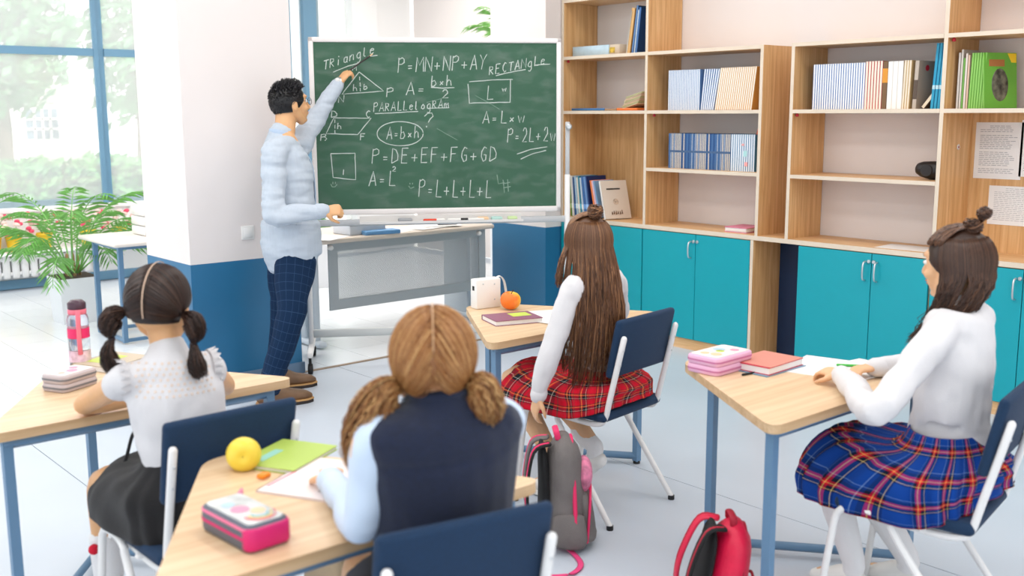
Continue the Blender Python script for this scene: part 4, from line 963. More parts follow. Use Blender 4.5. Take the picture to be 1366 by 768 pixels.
notebook(tz(150, 487), 0.17, 0.20, 0.022, 0.45, mat('kraft_cover', (196, 180, 156), 0.6), 'kraft brown notebook with lime stripe behind the pencil case', (-0.38, -0.3, 0.1, 0.3, M_lime))
# table with the white box
t = thing('gift_box', 'white box with looped ribbon handle beside the orange apple', 'box', (-3.66, 2.995, TZ), math.radians(-8))
MB().rbox((0, 0, 0.068), (0.055, 0.13, 0.136), 0.006, 2).build('carton', mat('box_white', (240, 236, 230), 0.5), t)
MB().tube([(0.0, 0.055, 0.13), (0.002, 0.075, 0.14), (0.006, 0.095, 0.115), (0.008, 0.105, 0.06)], (0.011, 0.0015), 8, side=(1, 0, 0), sub=4).build('ribbon_handle', M_plast, t)
MB().b2((-0.008, -0.0665, 0.085), (0.008, -0.065, 0.105)).build('label_mark', M_black, t)
for a, b in ((0.03, 0.11), (-0.03, 0.115), (0.03, 0.04)):
    MB().ell((0.0285, a, b), (0.002, 0.004, 0.004), 8, 6).build('stud', M_steel, t)
def apple(p, r, col, lab, tilt=(0, 0, 0), shade=None):
    t = thing('apple', lab, 'apple', p + V((0, 0, r * 0.93)))
    prof = []
    for k in range(19):
        a = math.pi * k / 18; rr_ = r * (math.sin(a) ** 0.9) * (1.04 + 0.05 * math.cos(a)); z = r * (0.93 * math.cos(a)) - 0.28 * r * math.exp(-(math.sin(a) * 3.2) ** 2) * (1 if a < 1.6 else -0.7)
        prof.append((max(rr_, 0.0003), z))
    o = MB().lathe(prof[::-1], 26).build('flesh', col, t)
    s = MB().tube([(0, 0, r * 0.62), (0.004, 0.002, r * 0.95), (0.009, 0.002, r * 1.12)], [0.0022, 0.0018, 0.0026], 6).build('stalk', mat('stalk_brown', (96, 66, 40), 0.8), t)
    c = MB().lathe([(0.007, -r * 0.74), (0.004, -r * 0.70)], 8).build('calyx', mat('calyx', (110, 80, 40), 0.9), t)
    t.rotation_euler = tilt; return t
def apple_mat(name, c1, c2, pos):
    m = mat(name, c1, 0.35); nt_, b = nodes_of(m); tc = nt_.nodes.new('ShaderNodeTexCoord'); n = nt_.nodes.new('ShaderNodeTexNoise'); n.inputs['Scale'].default_value = 14; n.inputs['Detail'].default_value = 4
    sx_ = nt_.nodes.new('ShaderNodeSeparateXYZ'); nt_.links.new(tc.outputs['Object'], sx_.inputs[0]); nt_.links.new(tc.outputs['Object'], n.inputs['Vector'])
    a = nt_.nodes.new('ShaderNodeMath'); a.operation = 'MULTIPLY_ADD'; a.inputs[1].default_value = 9.0; nt_.links.new(sx_.outputs['Y'], a.inputs[0]); nt_.links.new(n.outputs['Fac'], a.inputs[2])
    r = nt_.nodes.new('ShaderNodeValToRGB'); r.color_ramp.elements[0].position = pos - 0.12; r.color_ramp.elements[1].position = pos + 0.12
    r.color_ramp.elements[0].color = (*lin(c2), 1); r.color_ramp.elements[1].color = (*lin(c1), 1)
    nt_.links.new(a.outputs[0], r.inputs[0]); nt_.links.new(r.outputs[0], b.inputs['Base Color']); return m
apple(V((-3.545, 3.045, TZ)), 0.045, apple_mat('apple_orange', (244, 200, 60), (240, 120, 30), 0.55), 'yellow and orange apple in front of the white box', (0, 0.15, 0))
notebook(tz(683, 428), 0.165, 0.215, 0.022, math.radians(-18), mat('plum_cover', (140, 84, 110), 0.5), 'plum-coloured book with lime oval on the table by the white box', (-0.35, 0.0, 0.1, 0.4, M_lime), name='book')
sheet(tz(733, 420), 0.21, 0.30, 'white paper sheet beside the plum-coloured book', math.radians(-25)); sheet(tz(744, 426, 0.0025), 0.16, 0.22, 'second white sheet half hidden by the long-haired girl', math.radians(10))
# table with the pale pink case
pencil_case(tz(960, 492), math.radians(2), 0.135, 0.21, 0.062, M_prt, M_lpink, 'pale pink zipped pencil case with pastel print beside the red book', mat('zip_mauve', (200, 120, 160), 0.6), [(0.02, -0.05, 0.02, M_prp), (-0.02, 0.02, 0.022, M_prb), (0.025, 0.05, 0.016, M_rosep), (-0.02, -0.06, 0.016, M_prp), (0.0, 0.0, 0.015, M_lime)], 2)
notebook(tz(1022, 490), 0.17, 0.23, 0.004, math.radians(0), mat('cover_sky', (130, 170, 196), 0.5), 'thin blue notebook under the red book')
notebook(tz(1022, 490, 0.0042), 0.16, 0.215, 0.026, math.radians(3), mat('cover_red', (196, 40, 66), 0.5), 'red hardback book lying on a thin blue notebook', (-0.5, -0.46, 0.5, 0.5, mat('cover_salmon', (214, 140, 124), 0.55)), name='book')
sheet(tz(1095, 489), 0.20, 0.28, 'white sheet under the left hand of the girl in blue plaid', 0.25); sheet(tz(1150, 493, 0.0025), 0.2, 0.24, 'white sheet with green pencil before the girl in blue plaid', -0.1)
t = thing('green_pencil', 'green pencil under the hand of the girl in blue plaid', 'pencil', tz(1139, 491, 0.0095), math.radians(36))
MB().tube([(-0.055, 0, 0), (0.05, 0, 0)], 0.0045, 6).build('shaft', mat('pencil_green', (60, 180, 60), 0.4), t); MB().tube([(0.05, 0, 0), (0.066, 0, 0)], [0.0042, 0.0008], 6, cap=False).build('tip', M_birch, t)
MB().tube([(-0.06, 0, 0.004), (0.06, 0, 0.004)], 0.004, 6).build('pencil', M_black, label='black pencil poking out under the red book', cat='pencil', loc=tz(1008, 498), rz=1.4)
# foreground table
apple(tz(326, 626), 0.042, apple_mat('apple_yellow', (240, 212, 70), (214, 170, 20), 0.1), 'yellow apple beside the green notebook', V((-0.80, 0.45, -0.10)).to_track_quat('Z', 'Y').to_euler())
notebook(tz(384, 611), 0.17, 0.21, 0.012, math.radians(28), mat('green_cover', (176, 200, 90), 0.5), 'yellow-green notebook behind the yellow apple', (-0.3, -0.35, -0.15, 0.1, mat('label_teal', (150, 205, 190), 0.5)))
t = notebook(tz(432, 640), 0.21, 0.26, 0.006, math.radians(28), mat('blush_page', (240, 226, 222), 0.7), 'pale pink open notebook with metal rings by the vest girl')
for k in (-0.6, 0.55):
    MB().tube([(0.04, 0.13 * k, 0.006), (0.05, 0.13 * k, 0.02), (0.075, 0.13 * k, 0.024), (0.09, 0.13 * k, 0.008)], (0.012, 0.003), 8, side=(0, 1, 0), sub=3).build('metal_ring', mat('ring_grey', (130, 132, 134), 0.35, metal=0.6), t)
MB().rbox((0, 0, 0.006), (0.022, 0.03, 0.012), 0.004, 2).build('sharpener', mat('orange_plastic', (244, 140, 20), 0.4), label='small orange sharpener beside the yellow apple', cat='sharpener', loc=tz(352, 637), rz=0.4)
MB().tube([(-0.06, 0, 0.004), (0.05, 0, 0.004)], 0.0038, 6).build('pencil', M_cor, label='thin pink pencil lying along the green notebook', cat='pencil', loc=tz(378, 640), rz=math.radians(115))
M_dk = mat('case_charcoal', (92, 96, 108), 0.5); M_mag = mat('magenta', (216, 30, 110), 0.5)
t = pencil_case(V((-1.965, 0.945, TZ)), math.radians(-86), 0.105, 0.20, 0.058, mat('case_art', (206, 208, 206), 0.45, var=0.30, vscale=16), M_dk, 'charcoal and magenta pencil case with rainbow print in the foreground', M_mag, [(0.01, 0.0, 0.02, M_rosep), (0.015, -0.04, 0.014, M_prb), (-0.015, 0.03, 0.016, M_prp)], 1)
soft_block(0.1055, 0.04, 0.004, 0.053, 0.018, 0.006).build('end_panel', M_mag, t).location = (0, 0.083, 0)
MB().prism(rrect(0.106, 0.201, 0.0225), 0.046, 0.052).build('piping', mat('piping_pink', (244, 120, 160), 0.5), t)
for k, c in enumerate(((240, 150, 150), (244, 226, 150), (150, 210, 220))):
    MB().tube([(0.028 - 0.004 * 0, 0.05 + (0.03 - 0.007 * k) * math.cos(a_ * 0.35), 0.0615) if False else (-0.005 + (0.034 - 0.008 * k) * math.cos(a_ * 0.35), 0.052 + (0.034 - 0.008 * k) * math.sin(a_ * 0.35), 0.0612) for a_ in range(10)], (0.0035, 0.0008), 6, side=(0, 0, 1) if False else None).build('rainbow_stripe', mat('rainbow_%d' % k, c, 0.5), t)
MB().tube([(-0.055, -0.10, 0.055), (-0.062, -0.115, 0.05), (-0.055, -0.13, 0.03)], (0.009, 0.002), 6, sub=2).build('zip_pull', M_rosep, t)

# ------------------------------------------------------------------ bags on the floor
def backpack(p, rz, W, Dp, H, body, accent, back, lab, lean=0.0):
    t = thing('backpack', lab, 'backpack', p, rz); t.rotation_euler = (0, lean, rz)
    # local: +x = front pocket side, -x = back with straps
    def shell(w_, d, h_, x0, zc=0.0):
        mb = MB(); rings = []
        P = []; R = []
        for k in range(9):
            u = k / 8; f = min(1.0, (u / 0.08) ** 0.5 if u < 0.08 else 1.0) * (1 - 0.25 * u) * (1 if u < 0.78 else math.sqrt(max(0.02, 1 - ((u - 0.78) / 0.235) ** 2)))
            P.append((x0 - 0.03 * u * u, 0, zc + h_ * u)); R.append((max(0.01, w_ / 2 * f), max(0.008, d / 2 * f * (1 - 0.2 * u))))
        return mb.tube(P, R, 18, side=(0, 1, 0), cap=False, sub=2)
    sh = shell(W, Dp, H, 0); sh.v = [(p_[0], p_[1], max(0.004, p_[2])) for p_ in sh.v]
    sh.build('main_body', body, t)
    pk = shell(W * 0.78, Dp * 0.5, H * 0.52, Dp * 0.40, 0.012); pk.build('front_pocket', body, t)
    zz = [( Dp * 0.50 - 0.02 * (k / 10), W * 0.40 * math.cos(math.pi * k / 10), 0.10 * H + H * 0.46 * math.sin(math.pi * k / 10)) for k in range(11)]
    MB().tube(zz, 0.005, 6, sub=2).build('pocket_zipper', accent, t)
    zz = [( Dp * 0.16 - 0.03 * math.sin(math.pi * k / 12), W * 0.485 * math.cos(math.pi * k / 12) * (1 - 0.18 * math.sin(math.pi * k / 12)), 0.18 * H + H * 0.80 * math.sin(math.pi * k / 12)) for k in range(13)]
    MB().tube(zz, 0.008, 6, sub=2).build('main_zipper', accent, t)
    bp_ = shell(W * 0.8, Dp * 0.3, H * 0.9, -Dp * 0.40, 0.01); bp_.build('back_padding', back, t)
    for s in (-1, 1):
        st = MB().tube([(-Dp * 0.42, s * W * 0.16, H * 0.93), (-Dp * 0.72, s * W * 0.22, H * 0.86), (-Dp * 0.80, s * W * 0.28, H * 0.5), (-Dp * 0.70, s * W * 0.36, H * 0.22), (-Dp * 0.46, s * W * 0.42, 0.06 * H)], [(0.026, 0.007)] * 4 + [(0.012, 0.003)], 8, side=(0, 1, 0), sub=5)
        st.build('shoulder_strap', back if s < 0 else body, t)
        MB().tube([(-Dp * 0.44, s * W * 0.19, H * 0.94), (-Dp * 0.74, s * W * 0.25, H * 0.87), (-Dp * 0.83, s * W * 0.31, H * 0.5), (-Dp * 0.73, s * W * 0.39, H * 0.22)], (0.006, 0.004), 6, side=(0, 1, 0), sub=5).build('strap_piping', accent, t)
        MB().tube([(Dp * 0.02, s * W * 0.455, 0.03), (Dp * 0.03, s * W * 0.475, H * 0.14), (Dp * 0.0, s * W * 0.44, H * 0.34)], [(Dp * 0.30, 0.012), (Dp * 0.36, 0.018), (Dp * 0.30, 0.010)], 14, side=(1, 0, 0), sub=3).build('side_pocket', body, t)
    if back is M_bblk and body is M_bgrey: MB().ell((Dp * 0.30, 0, H * 0.64), (0.034, W * 0.30, H * 0.16), 14, 10).build('printed_panel', mat('bag_print', (206, 120, 150), 0.7, var=0.45, vscale=30), t)
    MB().tube([(-Dp * 0.25, -0.035, H * 0.97), (-Dp * 0.3, -0.03, H * 1.04), (-Dp * 0.3, 0.03, H * 1.04), (-Dp * 0.25, 0.035, H * 0.97)], (0.011, 0.004), 8, sub=4).build('grab_loop', accent, t)
    return t
M_bgrey = mat('bag_grey', (112, 106, 104), 0.8, var=0.15, vscale=12, bump=0.3, bscale=250); M_bblk = mat('bag_black', (20, 20, 22), 0.85, bump=0.3, bscale=400)
M_bpink = mat('bag_pink', (228, 40, 100), 0.6)
bp = backpack(V((-2.685, 2.56, 0)), math.radians(52), 0.25, 0.19, 0.42, M_bgrey, M_bpink, M_bblk, 'grey backpack with pink zips leaning on the red plaid girl chair', 0.06)
q = V((-2.645, 2.60, 0))
def floor_strap(name, pts, m, parent):
    Mi = (Matrix.Translation(parent.location) @ parent.rotation_euler.to_matrix().to_4x4()).inverted()
    MB().tube([Mi @ V(p) for p in pts], (0.011, 0.002), 6, side=Mi.to_3x3() @ V((0.3, 0.8, 0)), sub=4).build(name, m, parent)
floor_strap('loose_strap', [onz(743, 722, 0.02), onz(762, 735, 0.008), onz(775, 752, 0.006), onz(762, 765, 0.006), onz(732, 768, 0.006)], mat('strap_pink', (236, 70, 130), 0.6), bp)
floor_strap('loose_strap', [onz(738, 690, 0.05), onz(722, 678, 0.02), onz(706, 676, 0.008), onz(690, 684, 0.006)], mat('strap_pink', (236, 70, 130), 0.6), bp)
M_rbag = mat('bag_red', (222, 14, 66), 0.5, var=0.12, vscale=9, bump=0.25, bscale=60)
backpack(V((-1.93, 2.475, 0)), math.radians(50), 0.26, 0.17, 0.345, M_rbag, mat('bag_crimson', (170, 8, 44), 0.6), M_bblk, 'red backpack with black padding beside the right table leg', 0.30)
# beige bag below the foreground table
t = thing('handbag', 'beige soft leather bag below the foreground table', 'bag', (*onz(452, 742, 0.28).xy, 0), math.radians(62))
M_beige = mat('beige_leather', (190, 168, 138), 0.5, var=0.08, vscale=10, bump=0.2, bscale=40)
MB().tube([(0, 0, 0.02), (0, 0, 0.12), (0, 0, 0.24), (0, 0, 0.31)], [(0.16, 0.075), (0.165, 0.08), (0.15, 0.06), (0.12, 0.02)], 18, side=(1, 0, 0), sub=4).build('bag_body', M_beige, t)
for k in (-0.05, -0.02):
    MB().tube([(k, -0.082, 0.05), (k, -0.085, 0.14), (k, -0.066, 0.25), (k, -0.02, 0.325)], (0.008, 0.003), 6, side=(1, 0, 0), sub=3).build('bag_strap', mat('beige_dark', (160, 138, 108), 0.5), t)
MB().tube([(-0.08, 0, 0.30), (-0.06, 0, 0.37), (0.06, 0, 0.37), (0.08, 0, 0.30)], 0.007, 8, sub=4).build('bag_handle', M_beige, t)
MB().tube([(0.05, -0.07, 0.23), (0.055, -0.072, 0.19)], 0.004, 6).build('zip_pull', M_steel, t)
t.scale = (1.1, 1.1, 1.15); t.location.x += 0.05; t.location.y += 0.05
# ------------------------------------------------------------------ people
def fused(mb, voxel, it=5, fac=0.5):
    """union of overlapping closed tubes as one continuous skin"""
    me = mb.mesh('tmp'); o = bpy.data.objects.new('tmp', me); COL.objects.link(o)
    r = o.modifiers.new('r', 'REMESH'); r.mode = 'VOXEL'; r.voxel_size = voxel; r.use_smooth_shade = True
    s = o.modifiers.new('s', 'SMOOTH'); s.factor = fac; s.iterations = it
    dg = bpy.context.evaluated_depsgraph_get(); res = bpy.data.meshes.new_from_object(o.evaluated_get(dg))
    bpy.data.objects.remove(o); bpy.data.meshes.remove(me)
    for p in res.polygons: p.use_smooth = True
    return res
def folds(me, amp, freq, stretch=(1, 1, 1), seed=0.0):
    co = [(v.co.copy(), v.normal.copy()) for v in me.vertices]
    for v, (c, n) in zip(me.vertices, co):
        q = V((c.x * stretch[0], c.y * stretch[1], c.z * stretch[2])) * freq + V((seed, seed * 1.7, 0))
        d = noise.noise(q) + 0.5 * noise.noise(q * 2.3 + V((3, 1, 2)))
        v.co = c + n * (amp * (d - abs(d) * 0.35))
    me.update(); return me
def skin_mat(name, c): 
    m = mat(name, c, 0.48, var=0.05, vscale=14); nt_, b = nodes_of(m); b.inputs['Subsurface Weight'].default_value = 0.12; b.inputs['Subsurface Radius'].default_value = (0.02, 0.008, 0.004); b.inputs['Subsurface Scale'].default_value = 0.5; return m
M_skin = skin_mat('skin_warm', (226, 178, 136)); M_skin2 = skin_mat('skin_tan', (222, 170, 122))
def hair_mat(name, dark, mid, light, rough=0.42):
    m = bpy.data.materials.new(name); m.use_nodes = True; nt_, b = nodes_of(m)
    a = nt_.nodes.new('ShaderNodeAttribute'); a.attribute_name = 'rnd'
    r = nt_.nodes.new('ShaderNodeValToRGB'); e = r.color_ramp.elements; e[0].color = (*lin(dark), 1); e[1].color = (*lin(light), 1); k = e.new(0.5); k.color = (*lin(mid), 1)
    nt_.links.new(a.outputs['Fac'], r.inputs[0]); nt_.links.new(r.outputs[0], b.inputs['Base Color'])
    b.inputs['Roughness'].default_value = rough; b.inputs['Specular IOR Level'].default_value = 0.45; return m
def ramp_stripes(nt_, out, stops):
    r = nt_.nodes.new('ShaderNodeValToRGB'); r.color_ramp.interpolation = 'CONSTANT'; e = r.color_ramp.elements
    e[0].position = 0; e[0].color = (*lin(stops[0][1]), 1); e[1].position = stops[1][0]; e[1].color = (*lin(stops[1][1]), 1)
    for p, c in stops[2:]: k = e.new(p); k.color = (*lin(c), 1)
    nt_.links.new(out, r.inputs[0]); return r.outputs[0]
def check_mat(name, period, stops, mix=0.5, rough=0.85, lighten=False):
    m = bpy.data.materials.new(name); m.use_nodes = True; nt_, b = nodes_of(m)
    tc = nt_.nodes.new('ShaderNodeUVMap'); sx_ = nt_.nodes.new('ShaderNodeSeparateXYZ'); nt_.links.new(tc.outputs[0], sx_.inputs[0]); cols_ = []
    for ax in ('X', 'Y'):
        d = nt_.nodes.new('ShaderNodeMath'); d.operation = 'DIVIDE'; d.inputs[1].default_value = period; nt_.links.new(sx_.outputs[ax], d.inputs[0])
        f = nt_.nodes.new('ShaderNodeMath'); f.operation = 'FRACT'; nt_.links.new(d.outputs[0], f.inputs[0]); cols_.append(ramp_stripes(nt_, f.outputs[0], stops))
    mx = nt_.nodes.new('ShaderNodeMix'); mx.data_type = 'RGBA'; mx.blend_type = 'LIGHTEN' if lighten else 'MIX'; mx.inputs[0].default_value = 1.0 if lighten else mix
    nt_.links.new(cols_[0], mx.inputs[6]); nt_.links.new(cols_[1], mx.inputs[7]); nt_.links.new(mx.outputs[2], b.inputs['Base Color'])
    b.inputs['Roughness'].default_value = rough; b.inputs['Specular IOR Level'].default_value = 0.2; return m
M_redplaid = check_mat('red_tartan', 0.095, [(0, (206, 16, 44)), (0.36, (30, 50, 44)), (0.44, (206, 16, 44)), (0.48, (226, 190, 80)), (0.505, (206, 16, 44)), (0.56, (28, 34, 40)), (0.74, (226, 214, 200)), (0.765, (28, 34, 40)), (0.86, (206, 16, 44)), (0.93, (60, 70, 60)), (0.96, (206, 16, 44))])
M_blueplaid = check_mat('blue_tartan', 0.115, [(0, (8, 60, 140)), (0.40, (120, 150, 190)), (0.42, (8, 48, 115)), (0.50, (8, 18, 40)), (0.60, (200, 16, 40)), (0.665, (232, 196, 100)), (0.685, (200, 16, 40)), (0.75, (8, 18, 40)), (0.86, (226, 196, 120)), (0.88, (8, 26, 66)), (0.93, (8, 60, 140))])
M_trs = check_mat('navy_windowpane', 0.05, [(0, (15, 40, 70)), (0.955, (46, 72, 102))], lighten=True)
M_blouse = mat('white_blouse', (220, 217, 218), 0.75, var=0.02, vscale=20, bump=0.12, bscale=220)
M_shirt = mat('pale_blue_shirt', (186, 196, 208), 0.75, var=0.03, vscale=90, vstretch=(1, 1, 0.05), bump=0.15, bscale=300)
M_bshirt = mat('sky_blouse', (202, 218, 238), 0.75, bump=0.12, bscale=220)
M_vest = mat('navy_vest', (12, 24, 52), 0.9, var=0.2, vscale=120, bump=0.35, bscale=450, sheen=0.2)
M_blackskirt = mat('black_skirt', (18, 16, 18), 0.9, bump=0.2, bscale=200, sheen=0.1)
M_sock = mat('white_sock', (236, 234, 234), 0.85, bump=0.25, bscale=260)
M_shoe = mat('white_shoe', (236, 234, 230), 0.5)
M_eye = mat('eye_white', (240, 238, 236), 0.2); M_iris = mat('iris', (50, 34, 26), 0.15); M_lip = mat('lip', (200, 120, 110), 0.5)

def head_geo(mb, M, s=1.0):
    S = M @ Matrix.Scale(s, 4)
    mb.ell((-0.008, 0, 0.018), (0.093, 0.074, 0.088), 20, 14, S)
    mb.tube([(0.040, 0, 0.035), (0.050, 0, -0.02), (0.056, 0, -0.065), (0.056, 0, -0.094)], [(0.062, 0.050), (0.057, 0.043), (0.042, 0.036), (0.024, 0.024)], 16, side=(0, 1, 0), M=S, sub=3)
    for e in (-1, 1):
        mb.tube([(0.0, e * 0.052, -0.02), (0.022, e * 0.046, -0.06), (0.055, e * 0.018, -0.092)], [0.026, 0.022, 0.018], 10, M=S, sub=3)
        mb.ell((-0.004, e * 0.077, -0.008), (0.019, 0.008, 0.031), 12, 8, S)
        mb.ell((0.066, e * 0.038, -0.028), (0.024, 0.020, 0.020), 12, 8, S)
        mb.tube([(0.082, e * 0.014, 0.036), (0.078, e * 0.048, 0.034)], [0.010, 0.008], 8, M=S)
    mb.tube([(0.090, 0, 0.022), (0.101, 0, -0.006), (0.110, 0, -0.026), (0.098, 0, -0.034)], [0.008, 0.0095, 0.0115, 0.009], 10, M=S, sub=2)
    mb.ell((0.091, 0, -0.052), (0.011, 0.021, 0.006), 12, 8, S); mb.ell((0.089, 0, -0.062), (0.011, 0.017, 0.007), 12, 8, S); mb.ell((0.078, 0, -0.092), (0.014, 0.018, 0.012), 12, 8, S)
def face_parts(root, M, s, brow):
    S = M @ Matrix.Scale(s, 4)
    for e in (-1, 1):
        ey = MB().ell((0.0805, e * 0.031, 0.008), (0.0125, 0.0135, 0.0085), 14, 10, S).build('eye', M_eye, root)
        MB().ell((0.0915, e * 0.0315, 0.008), (0.003, 0.0058, 0.006), 10, 8, S).build('iris', M_iris, ey)
        MB().tube([(0.091, e * 0.016, 0.030), (0.090, e * 0.034, 0.034), (0.080, e * 0.050, 0.030)], [(0.0035, 0.002), (0.004, 0.002), (0.002, 0.0015)], 6, M=S, sub=3).build('eyebrow', brow, root)
    MB().ell((0.0985, 0, -0.0515), (0.004, 0.018, 0.0035), 12, 6, S).ell((0.0965, 0, -0.060), (0.004, 0.015, 0.0042), 12, 6, S).build('lips', M_lip, root)
def hand_geo(mb, wrist, d, n, s=1.0, curl=(0.35, 0.5, 0.4), thumb=1, spread=0.06, thumb_in=0.35):
    d = V(d).normalized(); n = V(n); n = (n - d * n.dot(d)).normalized(); c = d.cross(n); w_ = V(wrist)
    mb.tube([w_ - d * 0.012 * s, w_ + d * 0.03 * s, w_ + d * 0.062 * s, w_ + d * 0.082 * s], [(0.024 * s, 0.018 * s), (0.034 * s, 0.017 * s), (0.039 * s, 0.015 * s), (0.037 * s, 0.0125 * s)], 14, side=c, sub=2)
    for i in range(4):
        ln = (0.068, 0.078, 0.072, 0.056)[i] * s; p = w_ + d * (0.084 - 0.004 * abs(i - 1.3)) * s + c * thumb * ((1.5 - i) * 0.0185 * s)
        dd = (d + c * thumb * (1.5 - i) * spread).normalized(); pts = [p - dd * 0.012 * s, p]; a = 0
        for k in range(3):
            a += curl[k] * (1 + 0.08 * i); dr = dd * math.cos(a) + n * math.sin(a); pts.append(pts[-1] + dr * ln * (0.44, 0.32, 0.24)[k])
        mb.tube(pts, [0.0092 * s, 0.0095 * s, 0.0086 * s, 0.0078 * s, 0.0062 * s], 9)
    b0 = w_ + d * 0.018 * s + c * thumb * 0.028 * s; td = (d * 0.62 + c * thumb * 0.62 + n * thumb_in).normalized()
    b1 = b0 + td * 0.036 * s; td2 = (td + d * 0.6 + n * thumb_in * 0.6 - c * thumb * 0.35).normalized()
    mb.tube([b0 - td * 0.014 * s, b0, b1, b1 + td2 * 0.03 * s, b1 + td2 * 0.048 * s], [0.013 * s, 0.0145 * s, 0.0112 * s, 0.0098 * s, 0.007 * s], 10)
# --- hair
def strand(mb, pts, r, a, taper=0.25):
    n = len(pts); mb.tube(pts, [max(0.0004, r * (1 - (1 - taper) * (k / (n - 1)) ** 2)) for k in range(n)], 3, cap=False, a=a)
HR = (0.100, 0.083, 0.096); HC = V((-0.010, 0, 0.020))
def on_head(d, off=0.0, k=HR):
    return HC + V((d.x * (k[0] + off), d.y * (k[1] + off), d.z * (k[2] + off)))
def slerp(a, b, t):
    w_ = math.acos(max(-1, min(1, a.dot(b))))
    return a.copy() if w_ < 1e-4 else (a * math.sin((1 - t) * w_) + b * math.sin(t * w_)) / math.sin(w_)
def hair_cap(mb, S, a=0.25, low=-0.75):
    # scalp-hugging base under the strands
    vs = []; fs = []; seg = 28; rings = 14
    for i in range(rings + 1):
        for k in range(seg):
            th = 2 * math.pi * k / seg; front = max(0, math.cos(th)); ph = math.pi * (0.02 + 0.70 * i / rings) * (1 - 0.47 * front ** 1.5)
            d = V((math.sin(ph) * math.cos(th), math.sin(ph) * math.sin(th), math.cos(ph))); vs.append(on_head(d, -0.001))
    for i in range(rings):
        for k in range(seg): fs.append((i * seg + k, (i + 1) * seg + k, (i + 1) * seg + (k + 1) % seg, i * seg + (k + 1) % seg))
    fs.append([k for k in range(seg)][::-1]); fs.append([rings * seg + k for k in range(seg)])
    mb.add(vs, fs, S, 0, True, None, a)
def tail(mb, S, path, prof, n, rr, r=0.0022, wob=0.004):
    P = [V(p) for p in path]; Pn, Rn = spline(P, [(q, q) for q in prof], 6)
    T = [(Pn[min(i + 1, len(Pn) - 1)] - Pn[max(i - 1, 0)]).normalized() for i in range(len(Pn))]
    s0 = T[0].orthogonal().normalized()
    for k in range(n):
        an = rr.uniform(0, 6.283); fr = math.sqrt(rr.uniform(0.05, 1)); tw = rr.uniform(-0.6, 0.6); end = rr.uniform(0.82, 1.0); pts = []
        m_ = max(4, int(len(Pn) * end))
        for i in range(m_):
            sd_ = (s0 - T[i] * s0.dot(T[i])).normalized(); nn = T[i].cross(sd_); aa = an + tw * i / len(Pn)
            pts.append(S @ (Pn[i] + (sd_ * math.cos(aa) + nn * math.sin(aa)) * (Rn[i][0] * fr) + V((rr.gauss(0, 1), rr.gauss(0, 1), rr.gauss(0, 1))) * wob * 0.25))
        strand(mb, pts, r, min(1, max(0.02, rr.gauss(0.5, 0.22) * (0.6 + 0.5 * fr))))
def parted(mb, S, target, side, n, rr, r=0.0022, f0=38, f1=205, seat=0.0):
    tg = V(target).normalized()
    for k in range(n):
        ph = math.radians(f0 + (f1 - f0) * rr.random()); d0 = V((math.cos(ph), side * (0.015 + seat * rr.random()), math.sin(ph))).normalized(); pts = []
        o1 = rr.uniform(0.001, 0.005); jit = V((rr.gauss(0, 1), rr.gauss(0, 1), rr.gauss(0, 1))) * (0.05 + 0.25 * seat)
        for i in range(11):
            t_ = i / 10; d = (slerp(d0, (tg + jit * (1 - t_) * 0.6).normalized(), t_) + V((-0.10, 0, -0.30)) * (seat * math.sin(math.pi * t_))).normalized(); pts.append(S @ on_head(d, o1 * math.sin(math.pi * min(1, t_ * 0.9 + 0.1)) + 0.0005))
        strand(mb, pts, r, min(1, max(0.03, rr.gauss(0.5, 0.13) + 0.30 * noise.noise(V((ph * 9, side * 3.1, 0))))), 0.8)
def bun(mb, S, c, R, n, rr, r=0.0026, flat=0.8):
    c = V(c)
    for k in range(n):
        ax = V((rr.gauss(0, 0.35), rr.gauss(0, 0.35), 1)).normalized(); b = ax.orthogonal().normalized(); q = ax.cross(b); a0 = rr.uniform(0, 6.28); rad = R * rr.uniform(0.55, 1.0); z = rr.uniform(-0.55, 0.6) * R * flat
        pts = [S @ (c + (b * math.cos(a0 + i * 0.42) + q * math.sin(a0 + i * 0.42)) * rad * math.sqrt(max(0.1, 1 - (z / R) ** 2)) + ax * (z + 0.006 * math.sin(i * 0.8 + k))) for i in range(11)]
        strand(mb, pts, r, min(1, max(0.03, rr.gauss(0.45, 0.22))), 0.5)
